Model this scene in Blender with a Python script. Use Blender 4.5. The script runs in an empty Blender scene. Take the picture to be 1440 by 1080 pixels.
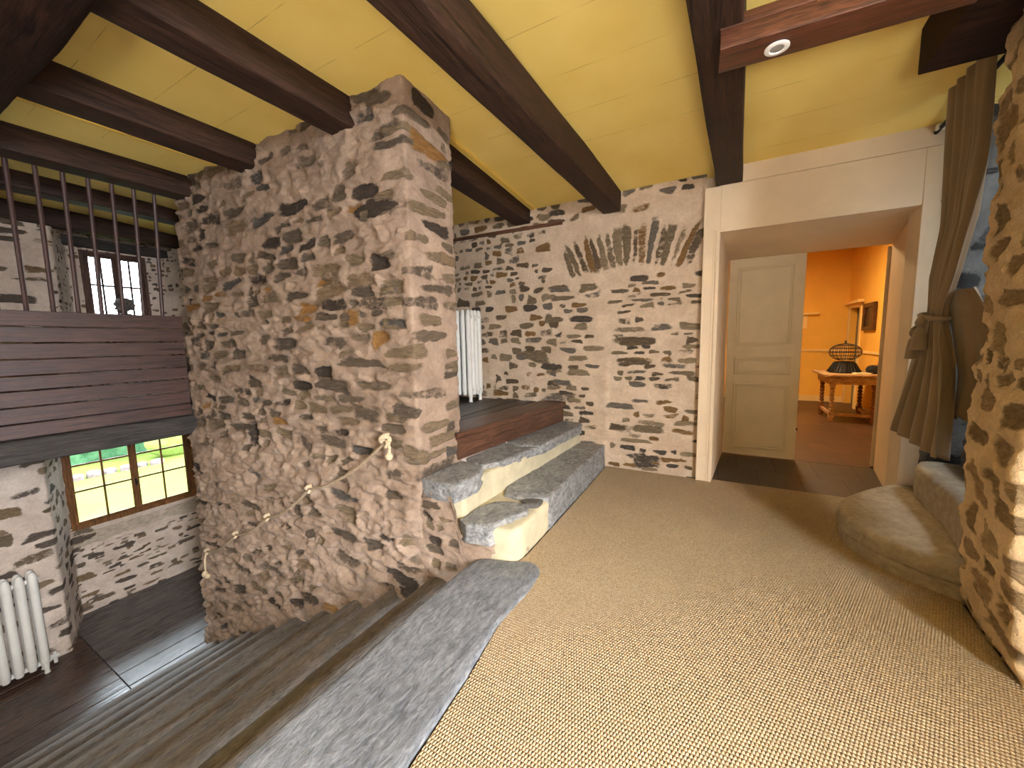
import bpy, bmesh, math, random
import numpy as np
from mathutils import Vector, Matrix

C = bpy.context.scene
COL = C.collection
PI = math.pi

# ------------------------------------------------------------------ camera
cam_d = bpy.data.cameras.new('camera')
cam = bpy.data.objects.new('camera', cam_d)
COL.objects.link(cam)
_r = Vector((0.87536109, 0.48308214, -0.01935471))
_u = Vector((-0.03579354, 0.10467822, 0.99386181))
_f = Vector((-0.4821429, 0.86929519, -0.10892246))
cam.matrix_world = Matrix(((_r.x, _u.x, -_f.x, 0.0), (_r.y, _u.y, -_f.y, 0.0), (_r.z, _u.z, -_f.z, 1.35), (0, 0, 0, 1)))
cam_d.sensor_width = 36.0
cam_d.lens = 543.585 / 1440 * 36.0
cam_d.clip_start = 0.02
cam_d.clip_end = 200
C.camera = cam

# ------------------------------------------------------------------ light and exposure
C.view_settings.view_transform = 'Standard'
C.view_settings.look = 'None'
C.view_settings.exposure = 0.66
C.view_settings.gamma = 1.0
C.view_settings.use_curve_mapping = False
world = bpy.data.worlds.new('sky')
C.world = world
world.use_nodes = True
wb = world.node_tree.nodes['Background']
wb.inputs[0].default_value = (0.78, 0.88, 1.0, 1)
wb.inputs[1].default_value = 13.0


def area(name, loc, look, sx, sy, power, color, spread=180):
    d = bpy.data.lights.new(name, 'AREA')
    d.shape = 'RECTANGLE'
    d.size = sx
    d.size_y = sy
    d.energy = power
    d.color = color
    d.spread = math.radians(spread)
    o = bpy.data.objects.new(name, d)
    COL.objects.link(o)
    o.location = loc
    dirv = Vector(look) - Vector(loc)
    o.rotation_euler = dirv.to_track_quat('-Z', 'Y').to_euler()
    return o


# daylight in the windows of the room: the one beside the carpet, the stairwell's, the stair tower's, the two garden ones; plus an added rear fill
area('daylight_side_window', (3.4, -2.0, 2.5), (1.4, -1.4, 2.2), 4.6, 1.7, 2600, (0.98, 0.985, 1.0))
area('rear_ceiling_fill', (0.65, -2.45, 0.55), (0.25, -0.5, 2.95), 1.4, 1.0, 70, (1.0, 0.97, 0.93), 100)  # added fill behind the camera, tilted up to brighten the ceiling; no window there
area('daylight_tower_window', (1.85, 2.90, 2.0), (1.45, 3.9, 1.3), 0.4, 0.7, 5, (0.80, 0.90, 1.0))
area('daylight_stair_window', (-3.4, -2.4, 1.0), (-2.9, 1.9, -0.9), 1.4, 0.9, 5, (0.90, 0.95, 1.0), 70)
area('daylight_loft_window', (-8.4, 2.1, 3.6), (-7.0, 2.1, 1.9), 1.6, 1.0, 90, (0.90, 0.95, 1.0))
area('daylight_garden_window', (-8.6, 2.0, 1.0), (-7.0, 2.0, -0.8), 2.2, 0.9, 160, (0.90, 0.95, 1.0))
for nm, lc, sx, sy in (('side_window_portal', (2.0, -0.35, 1.62), 0.98, 1.32), ('garden_window_portal', (-7.258, 2.03, -0.33), 1.24, 1.14), ('loft_window_portal', (-7.258, 2.10, 2.18), 0.58, 0.82)):
    po = area(nm, lc, (lc[0] + (1 if lc[0] < 0 else -1), lc[1], lc[2]), sx, sy, 1, (1, 1, 1))
    po.data.cycles.is_portal = True



# ------------------------------------------------------------------ noise
def _hash(ix, iy, iz, seed):
    h = (ix.astype(np.int64) * 374761393 + iy.astype(np.int64) * 668265263 + iz.astype(np.int64) * 1274126177 + seed * 974634777) & 0xFFFFFFFF
    h = ((h ^ (h >> 13)) * 1274126177) & 0xFFFFFFFF
    h = ((h ^ (h >> 15)) * 2246822519) & 0xFFFFFFFF
    h = h ^ (h >> 16)
    return (h & 0xFFFFFF).astype(np.float64) / float(0xFFFFFF)


def vn(x, y, z=0.0, seed=0):
    x, y, z = np.broadcast_arrays(np.asarray(x, float), np.asarray(y, float), np.asarray(z, float))
    ix, iy, iz = np.floor(x), np.floor(y), np.floor(z)
    fx, fy, fz = x - ix, y - iy, z - iz
    fx = fx * fx * (3 - 2 * fx)
    fy = fy * fy * (3 - 2 * fy)
    fz = fz * fz * (3 - 2 * fz)
    o = 0
    for a in (0, 1):
        wa = fx if a else 1 - fx
        for b in (0, 1):
            wb_ = fy if b else 1 - fy
            for c in (0, 1):
                wc = fz if c else 1 - fz
                o = o + wa * wb_ * wc * _hash(ix + a, iy + b, iz + c, seed)
    return o


def fbm(x, y, z=0.0, octv=4, seed=0, gain=0.5):
    o, amp, tot, fr = 0, 1.0, 0, 1.0
    for k in range(octv):
        o = o + amp * vn(np.asarray(x) * fr, np.asarray(y) * fr, np.asarray(z) * fr, seed + k * 17)
        tot += amp
        amp *= gain
        fr *= 2.03
    return o / tot - 0.5


def sm(a, b, x):
    t = np.clip((x - a) / (b - a), 0, 1)
    return t * t * (3 - 2 * t)


# ------------------------------------------------------------------ materials
def lin(c):
    return tuple(((v / 255) / 12.92 if v / 255 <= 0.04045 else ((v / 255 + 0.055) / 1.055) ** 2.4) for v in c) + (1,)


class NT:
    def __init__(s, name):
        s.m = bpy.data.materials.new(name)
        s.m.use_nodes = True
        s.t = s.m.node_tree
        s.b = s.t.nodes['Principled BSDF']

    def n(s, typ, **kw):
        nd = s.t.nodes.new(typ)
        for k, v in kw.items():
            setattr(nd, k, v)
        return nd

    def l(s, a, b):
        s.t.links.new(a, b)

    def coord(s, scale=(1, 1, 1), kind='Object', rnd=False):
        tc = s.n('ShaderNodeTexCoord')
        mp = s.n('ShaderNodeMapping')
        mp.inputs['Scale'].default_value = scale
        s.l(tc.outputs[kind], mp.inputs['Vector'])
        if rnd:
            oi = s.n('ShaderNodeObjectInfo')
            mu = s.n('ShaderNodeMath', operation='MULTIPLY')
            mu.inputs[1].default_value = 37.0
            s.l(oi.outputs['Random'], mu.inputs[0])
            s.l(mu.outputs[0], mp.inputs['Location'])
        return mp.outputs[0]

    def noise(s, vec, scale, detail=4, rough=0.55, dist=0.0):
        nd = s.n('ShaderNodeTexNoise')
        nd.inputs['Scale'].default_value = scale
        nd.inputs['Detail'].default_value = detail
        nd.inputs['Roughness'].default_value = rough
        nd.inputs['Distortion'].default_value = dist
        s.l(vec, nd.inputs['Vector'])
        return nd.outputs['Fac']

    def ramp(s, fac, stops, interp='LINEAR'):
        r = s.n('ShaderNodeValToRGB')
        cr = r.color_ramp
        cr.interpolation = interp
        while len(cr.elements) > 1:
            cr.elements.remove(cr.elements[-1])
        cr.elements[0].position = stops[0][0]
        cr.elements[0].color = stops[0][1]
        for p, c in stops[1:]:
            e = cr.elements.new(p)
            e.color = c
        s.l(fac, r.inputs[0])
        return r.outputs[0]

    def mix(s, fac, a, b, blend='MIX'):
        m = s.n('ShaderNodeMix', data_type='RGBA', blend_type=blend)
        if isinstance(fac, (int, float)):
            m.inputs[0].default_value = fac
        else:
            s.l(fac, m.inputs[0])
        for sock, v in ((m.inputs[6], a), (m.inputs[7], b)):
            if isinstance(v, tuple):
                sock.default_value = v
            else:
                s.l(v, sock)
        return m.outputs[2]

    def math(s, op, a, b=None, clamp=False):
        m = s.n('ShaderNodeMath', operation=op, use_clamp=clamp)
        for i, v in enumerate((a, b)):
            if v is None:
                continue
            if isinstance(v, (int, float)):
                m.inputs[i].default_value = v
            else:
                s.l(v, m.inputs[i])
        return m.outputs[0]

    def out(s, col=None, rough=0.8, bump=None, strength=0.5, dist=0.01, spec=0.3):
        if col is not None:
            if isinstance(col, tuple):
                s.b.inputs['Base Color'].default_value = col
            else:
                s.l(col, s.b.inputs['Base Color'])
        if isinstance(rough, (int, float)):
            s.b.inputs['Roughness'].default_value = rough
        else:
            s.l(rough, s.b.inputs['Roughness'])
        s.b.inputs['Specular IOR Level'].default_value = spec
        if bump is not None:
            bp = s.n('ShaderNodeBump')
            bp.inputs['Strength'].default_value = strength
            bp.inputs['Distance'].default_value = dist
            s.l(bump, bp.inputs['Height'])
            s.l(bp.outputs[0], s.b.inputs['Normal'])
        return s.m


def g(v):
    return (v, v, v, 1)


def mat_rubble(name, mortar, mortar2, stones, edge=0.36, streak=(6, 6, 40), bump=0.6, soft=0.10):
    """mortar and stone from the sheet's own field: R mask, G tint, B second tint"""
    k = NT(name)
    at = k.n('ShaderNodeAttribute', attribute_name='field')
    sp = k.n('ShaderNodeSeparateColor')
    k.l(at.outputs['Color'], sp.inputs[0])
    v = k.coord()
    n1 = k.noise(v, 38, 6, 0.72)
    n2 = k.noise(v, 5, 4, 0.6)
    n3 = k.noise(v, 140, 3, 0.6)
    vs = k.coord(streak)
    ns = k.noise(vs, 2.2, 5, 0.65, 0.6)
    nm = k.noise(k.coord((1, 1, 1.8)), 13, 3, 0.6, 0.4)
    f = k.math('ADD', sp.outputs[0], k.math('MULTIPLY', k.math('SUBTRACT', n1, 0.5), edge * 1.5))
    f = k.math('ADD', f, k.math('MULTIPLY', k.math('SUBTRACT', nm, 0.5), edge * 2.2))
    fac = k.ramp(f, [(0.5 - soft, g(0)), (0.5 + soft, g(1))])
    mcol = k.ramp(n2, [(0.28, lin(mortar2)), (0.66, lin(mortar))])
    mcol = k.mix(0.35, mcol, k.ramp(n1, [(0.3, g(0.45)), (0.62, g(1))]), 'MULTIPLY')
    nst = len(stones)
    scol = k.ramp(sp.outputs[1], [(i / (nst - 1) * 0.95, lin(c)) for i, c in enumerate(stones)], 'CONSTANT')
    scol = k.mix(0.75, scol, k.ramp(ns, [(0.25, g(0.42)), (0.5, g(0.95)), (0.75, g(1.5))]), 'MULTIPLY')
    sp_ = k.math('MULTIPLY', k.ramp(n1, [(0.60, g(0)), (0.74, g(1))]), 0.55)
    scol = k.mix(sp_, scol, mcol)                     # smears of mortar left on the stones
    col = k.mix(fac, mcol, scol)
    h = k.math('ADD', k.math('MULTIPLY', n1, 0.6), k.math('MULTIPLY', n3, 0.35))
    h = k.math('ADD', h, k.math('MULTIPLY', k.math('MULTIPLY', ns, fac), 0.9))
    return k.out(col, 0.93, h, bump, 0.018, 0.15)


def mat_wood(name, dark, light, grain=(14, 1.2, 14), rough=0.6, bump=0.35, dist=0.004, spec=0.3, ring=5.0):
    k = NT(name)
    v = k.coord(grain, rnd=True)
    n1 = k.noise(v, 2.6, 6, 0.62, 1.2)
    n2 = k.noise(v, ring * 2.2, 4, 0.6, 0.3)
    vl = k.coord((1, 1, 1), rnd=True)
    nl = k.noise(vl, 3.0, 4, 0.6)
    mx = k.math('ADD', k.math('MULTIPLY', n1, 0.7), k.math('MULTIPLY', n2, 0.3))
    col = k.ramp(mx, [(0.37, lin(dark)), (0.61, lin(light))])
    col = k.mix(0.5, col, k.ramp(nl, [(0.3, g(0.55)), (0.7, g(1.25))]), 'MULTIPLY')
    r = k.ramp(n1, [(0.3, g(max(0, rough - 0.1))), (0.7, g(min(1, rough + 0.12)))])
    return k.out(col, r, mx, bump, dist, spec)


def mat_slate(name, a, b, grain=(9, 9, 9), rough=0.6, bump=0.5):
    k = NT(name)
    v = k.coord(grain, rnd=True)
    n1 = k.noise(v, 1.6, 7, 0.66, 0.5)
    v2 = k.coord((1, 1, 1), rnd=True)
    n2 = k.noise(v2, 3.2, 4, 0.55)
    n3 = k.noise(v2, 120, 3, 0.6)
    n4 = k.noise(k.coord(tuple(q * 0.3 for q in grain), rnd=True), 2.0, 8, 0.72, 1.0)
    n1 = k.math('ADD', k.math('MULTIPLY', n1, 0.55), k.math('MULTIPLY', n4, 0.45))
    col = k.ramp(n1, [(0.38, lin(a)), (0.62, lin(b))])
    col = k.mix(0.45, col, k.ramp(n2, [(0.3, g(0.62)), (0.7, g(1.2))]), 'MULTIPLY')
    h = k.math('ADD', n1, k.math('MULTIPLY', n3, 0.2))
    return k.out(col, rough, h, bump, 0.010, 0.4)


def mat_plain(name, c, rough=0.6, var=0.12, scale=6, bump=0.0, metal=0.0, spec=0.4):
    k = NT(name)
    v = k.coord()
    n1 = k.noise(v, scale, 4, 0.6)
    col = k.mix(1.0, lin(c), k.ramp(n1, [(0.3, g(1 - var)), (0.7, g(1 + var * 0.4))]), 'MULTIPLY')
    k.b.inputs['Metallic'].default_value = metal
    n3 = k.noise(v, scale * 14, 3, 0.6)
    return k.out(col, rough, n3 if bump else None, bump, 0.003, spec)


MORT = (205, 182, 158)
M_PILLAR = mat_rubble('rubble_brown_mortar', (176, 152, 132), (142, 120, 103),
                      [(70, 60, 52), (98, 84, 70), (130, 108, 84), (108, 94, 78), (94, 82, 70), (124, 106, 84), (102, 88, 74), (116, 100, 82), (90, 84, 78), (126, 108, 86), (148, 108, 62)],
                      edge=0.5, bump=1.0, soft=0.14)
M_BACK = mat_rubble('rubble_beige_mortar', (216, 194, 170), (190, 166, 142),
                    [(92, 78, 62), (112, 98, 78), (78, 70, 62), (128, 112, 90), (120, 92, 58), (104, 96, 86), (96, 84, 70)], streak=(6, 6, 34), edge=0.5, soft=0.15)
M_RIGHT = mat_rubble('rubble_sandy_mortar', (238, 208, 165), (212, 182, 140),
                     [(160, 134, 100), (144, 121, 90), (172, 147, 110), (136, 116, 90), (162, 138, 107), (150, 131, 104)], streak=(8, 8, 20), bump=0.9, edge=0.55, soft=0.17)
M_LIME = mat_rubble('rubble_lime_mortar', (226, 210, 196), (198, 180, 166),
                    [(112, 98, 82), (96, 86, 78), (132, 114, 94), (92, 82, 74), (124, 104, 80), (186, 172, 154)], streak=(6, 6, 34), edge=0.45, soft=0.13)
M_TOWER = mat_rubble('rubble_tower_grey', (120, 118, 114), (92, 90, 86), [(70, 68, 66), (58, 57, 56), (84, 80, 76)])
M_BEAM = mat_wood('dark_oak_along', (22, 14, 10), (70, 47, 36), (16, 1.0, 16), 0.62, 0.5, 0.006, 0.25)
M_BEAMX = mat_wood('dark_oak_across', (22, 14, 11), (60, 41, 33), (1.0, 16, 16), 0.75, 0.5, 0.006, 0.1)
M_TIE = mat_wood('red_oak_batten', (50, 29, 20), (112, 66, 44), (1.2, 18, 18), 0.42, 0.3, 0.004, 0.4)
M_PLANK = mat_wood('stained_plank', (22, 13, 11), (84, 55, 46), (26, 1.0, 34), 0.46, 0.5, 0.005, 0.45)
M_LOWBEAM = mat_wood('grey_black_beam', (30, 27, 26), (70, 64, 60), (18, 1.2, 18), 0.7, 0.5, 0.006)
M_TREAD = mat_wood('weathered_tread', (80, 74, 70), (136, 129, 123), (34, 5.0, 34), 0.55, 0.8, 0.008, 0.4)
M_LANDING = mat_wood('landing_board', (42, 27, 20), (104, 70, 52), (16, 1.2, 16), 0.38, 0.35, 0.004, 0.5)
M_LANDDARK = mat_wood('landing_floor', (26, 21, 18), (64, 52, 44), (18, 1.4, 18), 0.4, 0.35, 0.004, 0.5)
M_FLOORB = mat_wood('brown_floorboard', (48, 34, 28), (98, 74, 62), (14, 0.9, 14), 0.28, 0.25, 0.003, 0.5)
M_FLOORG = mat_wood('grey_floorboard', (56, 50, 50), (108, 100, 98), (16, 1.0, 16), 0.28, 0.35, 0.004, 0.5)
M_WINWOOD = mat_wood('varnished_window_wood', (78, 48, 24), (140, 94, 50), (16, 16, 1.5), 0.45, 0.2)
M_WINDARK = mat_wood('brown_window_wood', (58, 38, 32), (98, 70, 60), (16, 16, 1.5), 0.5, 0.2)
M_IRON = mat_plain('brown_iron_bar', (66, 44, 40), 0.5, 0.3, 12, 0.1, 0.0, 0.4)
M_BLACK = mat_plain('black_metal', (22, 19, 18), 0.5, 0.3, 10)
M_SLAB = mat_slate('slate_slab', (82, 85, 90), (140, 143, 148), (40, 14, 36), 0.5, 1.0)
M_SLATE = mat_slate('slate_step', (82, 83, 85), (164, 163, 161), (22, 14, 26), 0.5, 1.0)
M_LIMEM = mat_plain('cream_lime_mortar', (192, 181, 152), 0.9, 0.18, 9, 0.5, 0.0, 0.1)
M_SEAT = mat_slate('worn_granite', (146, 132, 112), (180, 164, 140), (16, 16, 16), 0.85, 0.6)
M_DARKSTEP = mat_slate('dark_winder', (60, 58, 56), (104, 100, 96), (8, 8, 10), 0.7, 0.8)
M_CREAM = mat_plain('cream_plaster', (226, 203, 172), 0.7, 0.10, 2.5, 0.25, 0.0, 0.3)
M_DOOR = mat_plain('cream_door_paint', (222, 203, 166), 0.5, 0.10, 3.5, 0.12, 0.0, 0.4)
M_YELLOW = mat_plain('yellow_hall_wall', (236, 184, 86), 0.75, 0.10, 1.4, 0.12)
M_DADO = mat_plain('cream_dado', (236, 204, 140), 0.6, 0.08, 2, 0.1)
M_RADWHITE = mat_plain('white_radiator_enamel', (222, 220, 214), 0.42, 0.1, 8, 0.1)
M_GREY = mat_plain('grey_panel', (128, 122, 104), 0.8)
M_ROPE = mat_plain('hemp_rope', (206, 184, 152), 0.9, 0.35, 60, 0.6)
M_ROPE2 = mat_plain('darker_hemp_rope', (164, 142, 114), 0.9, 0.4, 60, 0.6)
M_WHITE = mat_plain('white_ring', (236, 234, 228), 0.4, 0.04)
M_LENS = mat_plain('grey_lens', (150, 148, 142), 0.2, 0.1)
M_PAPER = mat_plain('paper', (216, 200, 172), 0.8)
M_TABLE = mat_wood('worn_table_wood', (128, 90, 60), (206, 172, 132), (4, 14, 14), 0.55, 0.2)
M_TABLED = mat_wood('brown_table_wood', (92, 54, 34), (150, 98, 64), (14, 14, 3), 0.55, 0.2)
M_CAGE = mat_plain('dark_cage_wood', (34, 22, 18), 0.5, 0.2)
M_CAGEB = mat_plain('dark_cage_base', (26, 24, 30), 0.6, 0.3)
M_FRAME = mat_wood('dark_picture_frame', (48, 28, 16), (96, 60, 36), (10, 10, 3), 0.4, 0.2)
M_PICT = mat_plain('dim_picture', (58, 46, 38), 0.3, 0.6, 9)
M_DRY = mat_plain('dried_flower', (120, 112, 108), 0.9, 0.4, 20, 0.5)
M_POT = mat_plain('dull_pot', (92, 80, 76), 0.6)


def mk_ceiling():
    k = NT('yellow_ceiling_boards')
    tc = k.n('ShaderNodeTexCoord')
    sx = k.n('ShaderNodeSeparateXYZ')
    k.l(tc.outputs['Object'], sx.inputs[0])
    v = k.coord()
    n2 = k.noise(v, 2.2, 3, 0.5)
    nj = k.noise(k.coord((1.4, 9, 1)), 2.0, 3, 0.6)
    y = k.math('ADD', sx.outputs[1], k.math('MULTIPLY', n2, 0.02))
    fr = k.math('FRACT', k.math('MULTIPLY', y, 1 / 0.36))
    ln = k.math('LESS_THAN', k.math('ABSOLUTE', k.math('SUBTRACT', fr, 0.5)), 0.006)
    ln = k.math('MULTIPLY', ln, k.ramp(nj, [(0.46, g(0.02)), (0.58, g(0.6))]))
    base = k.ramp(n2, [(0.3, lin((240, 208, 112))), (0.7, lin((248, 219, 128)))])
    col = k.mix(ln, base, lin((176, 134, 52)))
    return k.out(col, 0.55, k.math('ADD', k.math('MULTIPLY', n2, 0.2), k.math('MULTIPLY', ln, -1.0)), 0.4, 0.004, 0.3)


def mk_mat():
    k = NT('sisal_weave')
    tc = k.n('ShaderNodeTexCoord')
    sx = k.n('ShaderNodeSeparateXYZ')
    k.l(tc.outputs['Object'], sx.inputs[0])
    v = k.coord()
    w = k.noise(v, 7, 3, 0.6)
    P1, P2 = 0.0155, 0.0115
    row = k.math('ADD', k.math('MULTIPLY', sx.outputs[1], 1 / P1), k.math('MULTIPLY', w, 0.5))
    rfl = k.math('FLOOR', row)
    rf = k.math('SUBTRACT', row, rfl)
    odd = k.math('MULTIPLY', k.math('MODULO', rfl, 2.0), 0.5)
    cl = k.math('ADD', k.math('ADD', k.math('MULTIPLY', sx.outputs[0], 1 / P2), odd), k.math('MULTIPLY', w, 0.6))
    cf = k.math('FRACT', cl)
    hr = k.math('SINE', k.math('MULTIPLY', rf, PI))
    hc = k.math('SINE', k.math('MULTIPLY', cf, PI))
    h = k.math('MULTIPLY', k.math('POWER', k.math('ABSOLUTE', hr), 0.6), k.math('POWER', k.math('ABSOLUTE', hc), 0.6))
    n1 = k.noise(k.coord((1, 6, 1)), 22, 4, 0.7)
    nl = k.noise(v, 1.3, 4, 0.6)
    fiber = k.noise(v, 95, 3, 0.7)
    base = k.ramp(fiber, [(0.3, lin((156, 132, 101))), (0.7, lin((204, 184, 152)))])
    base = k.mix(0.45, base, k.ramp(n1, [(0.35, g(0.78)), (0.65, g(1.1))]), 'MULTIPLY')
    base = k.mix(0.5, base, k.ramp(nl, [(0.3, g(0.86)), (0.7, g(1.08))]), 'MULTIPLY')
    col = k.mix(k.ramp(h, [(0.05, g(0.55)), (0.5, g(0))]), base, lin((116, 84, 52)))
    return k.out(col, 0.95, k.math('ADD', h, k.math('MULTIPLY', fiber, 0.3)), 0.9, 0.006, 0.1)


def mk_tiles(name, c1, c2, size, joint, rough=0.45):
    k = NT(name)
    v = k.coord()
    br = k.n('ShaderNodeTexBrick')
    br.offset = 0.5
    br.inputs['Scale'].default_value = 1.0
    br.inputs['Brick Width'].default_value = size[0]
    br.inputs['Row Height'].default_value = size[1]
    br.inputs['Mortar Size'].default_value = 0.006
    br.inputs['Color1'].default_value = lin(c1)
    br.inputs['Color2'].default_value = lin(c2)
    br.inputs['Mortar'].default_value = lin(joint)
    k.l(v, br.inputs['Vector'])
    n = k.noise(v, 7, 4, 0.6)
    col = k.mix(0.6, br.outputs[0], k.ramp(n, [(0.3, g(0.6)), (0.7, g(1.2))]), 'MULTIPLY')
    return k.out(col, rough, k.math('SUBTRACT', n, br.outputs[1]), 0.3, 0.004, 0.4)


def mk_cloth():
    k = NT('taupe_linen')
    v = k.coord()
    n1 = k.noise(k.coord((200, 200, 60)), 2, 2, 0.5)
    n2 = k.noise(v, 5, 3, 0.5)
    col = k.mix(0.6, lin((142, 121, 96)), k.ramp(n2, [(0.3, g(0.82)), (0.7, g(1.1))]), 'MULTIPLY')
    k.b.inputs['Sheen Weight'].default_value = 0.25
    return k.out(col, 0.9, n1, 0.25, 0.002, 0.1)


def mk_glass():
    k = NT('window_glass')
    k.t.nodes.remove(k.b)
    tr = k.n('ShaderNodeBsdfTransparent')
    tr.inputs[0].default_value = (0.95, 0.97, 0.96, 1)
    gl = k.n('ShaderNodeBsdfGlossy')
    gl.inputs['Roughness'].default_value = 0.03
    fr = k.n('ShaderNodeFresnel')
    fr.inputs[0].default_value = 1.45
    mx = k.n('ShaderNodeMixShader')
    k.l(fr.outputs[0], mx.inputs[0])
    k.l(tr.outputs[0], mx.inputs[1])
    k.l(gl.outputs[0], mx.inputs[2])
    k.l(mx.outputs[0], k.t.nodes['Material Output'].inputs[0])
    return k.m


def mk_leaf(name, a, b, scale=2.5):
    k = NT(name)
    v = k.coord()
    n = k.noise(v, scale, 6, 0.7)
    col = k.ramp(n, [(0.3, lin(a)), (0.7, lin(b))])
    return k.out(col, 0.9, n, 0.8, 0.08, 0.1)


M_CEIL = mk_ceiling()
M_MAT = mk_mat()
M_TILED = mk_tiles('dark_slate_tiles', (62, 54, 48), (82, 72, 64), (0.34, 0.62), (34, 28, 24))
M_TILEB = mk_tiles('brown_terracotta_tiles', (88, 60, 44), (70, 50, 38), (0.42, 0.42), (58, 42, 34))
M_CLOTH = mk_cloth()
M_GLASS = mk_glass()
M_LAWN = mk_leaf('lawn', (88, 104, 42), (112, 124, 58), 0.6)
M_HEDGE = mk_leaf('hedge_leaves', (44, 84, 58), (92, 128, 94), 3.5)
M_SHRUB = mk_leaf('shrub_leaves', (84, 108, 44), (138, 150, 80), 4.0)
M_BORDER = mat_slate('pale_border_stone', (84, 70, 70), (128, 112, 110), (5, 5, 5), 0.9)
M_GREEN = mat_plain('green_board_fence', (128, 168, 140), 0.8, 0.15, 2)
M_SILLST = mat_slate('sill_stone', (150, 134, 118), (196, 180, 160), (4, 5, 5), 0.9, 0.6)

# ------------------------------------------------------------------ object helpers
WLOC = {}


def register(o, origin):
    WLOC[o.name] = Vector(origin)


def tag(o, label=None, cat=None, group=None, kind=None):
    if label:
        o['label'] = label
    if cat:
        o['category'] = cat
    if group:
        o['group'] = group
    if kind:
        o['kind'] = kind
    return o


def thing(name, loc, label, cat, group=None):
    o = bpy.data.objects.new(name, None)
    o.empty_display_size = 0.1
    COL.objects.link(o)
    o.location = loc
    register(o, loc)
    return tag(o, label, cat, group, 'thing')


def obj(name, verts, faces, mat, parent=None, smooth=True, origin=None, bevel=0.0, kind=None, field=None, angle=35):
    V = np.asarray(verts, float).reshape(-1, 3)
    if origin is None:
        lo, hi = V.min(0), V.max(0)
        origin = Vector(((lo[0] + hi[0]) / 2, (lo[1] + hi[1]) / 2, lo[2]))
    origin = Vector(origin)
    me = bpy.data.meshes.new(name)
    me.from_pydata((V - np.array(origin)).tolist(), [], faces if isinstance(faces, list) else faces.tolist())
    me.materials.append(mat)
    if field is not None:
        a = me.attributes.new('field', 'FLOAT_COLOR', 'POINT')
        a.data.foreach_set('color', np.asarray(field, np.float32).ravel())
    if smooth:
        me.polygons.foreach_set('use_smooth', [True] * len(me.polygons))
    bm = bmesh.new()
    bm.from_mesh(me)
    bmesh.ops.recalc_face_normals(bm, faces=bm.faces)
    if smooth and angle:
        for e in bm.edges:
            if len(e.link_faces) == 2 and e.calc_face_angle(0) > math.radians(angle):
                e.smooth = False
    bm.to_mesh(me)
    bm.free()
    o = bpy.data.objects.new(name, me)
    COL.objects.link(o)
    if parent is not None:
        o.parent = parent
        o.location = origin - WLOC[parent.name]
    else:
        o.location = origin
    register(o, origin)
    if bevel:
        md = o.modifiers.new('edge', 'BEVEL')
        md.width = bevel
        md.segments = 2
        md.limit_method = 'ANGLE'
    if kind:
        o['kind'] = kind
    return o


class MB:
    def __init__(s):
        s.v = []
        s.f = []

    def add(s, V, F):
        n = len(s.v)
        s.v.extend([tuple(p) for p in V])
        s.f.extend([tuple(i + n for i in q) for q in F])
        return s

    def box(s, lo, hi):
        (a, b, c), (d, e, f_) = lo, hi
        return s.hexa([(a, b, c), (d, b, c), (d, e, c), (a, e, c), (a, b, f_), (d, b, f_), (d, e, f_), (a, e, f_)])

    def hexa(s, p):
        return s.add(p, [(0, 3, 2, 1), (4, 5, 6, 7), (0, 1, 5, 4), (1, 2, 6, 5), (2, 3, 7, 6), (3, 0, 4, 7)])

    def tube(s, pts, r, n=8, cap=True, squash=None):
        P = [Vector(p) for p in pts]
        m = len(P)
        R = r if isinstance(r, (list, tuple)) else [r] * m
        V, F = [], []
        up = Vector((0, 0, 1))
        prev = None
        for i in range(m):
            t = (P[min(i + 1, m - 1)] - P[max(i - 1, 0)]).normalized()
            a = t.cross(up if abs(t.z) < 0.95 else Vector((1, 0, 0))).normalized() if prev is None else (prev - t * prev.dot(t)).normalized()
            prev = a
            b = t.cross(a)
            for k in range(n):
                w = 2 * PI * k / n
                V.append(P[i] + (a * math.cos(w) + b * math.sin(w)) * R[i])
        for i in range(m - 1):
            for k in range(n):
                F.append((i * n + k, i * n + (k + 1) % n, (i + 1) * n + (k + 1) % n, (i + 1) * n + k))
        if cap:
            F.append(tuple(range(n))[::-1])
            F.append(tuple((m - 1) * n + k for k in range(n)))
        return s.add(V, F)

    def lathe(s, c, prof, n=16, sx=1.0, sy=1.0):
        V, F = [], []
        for (r, z) in prof:
            for k in range(n):
                w = 2 * PI * k / n
                V.append((c[0] + r * sx * math.cos(w), c[1] + r * sy * math.sin(w), c[2] + z))
        m = len(prof)
        for i in range(m - 1):
            for k in range(n):
                F.append((i * n + k, i * n + (k + 1) % n, (i + 1) * n + (k + 1) % n, (i + 1) * n + k))
        F.append(tuple(range(n))[::-1])
        F.append(tuple((m - 1) * n + k for k in range(n)))
        return s.add(V, F)

    def ball(s, c, r, n=12, m=8, sx=1, sy=1, sz=1):
        return s.lathe(c, [(max(1e-4, r * math.sin(PI * i / m)), -r * sz * math.cos(PI * i / m)) for i in range(m + 1)], n, sx, sy)

    def obj(s, name, mat, parent=None, **kw):
        return obj(name, s.v, s.f, mat, parent, **kw)


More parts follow.
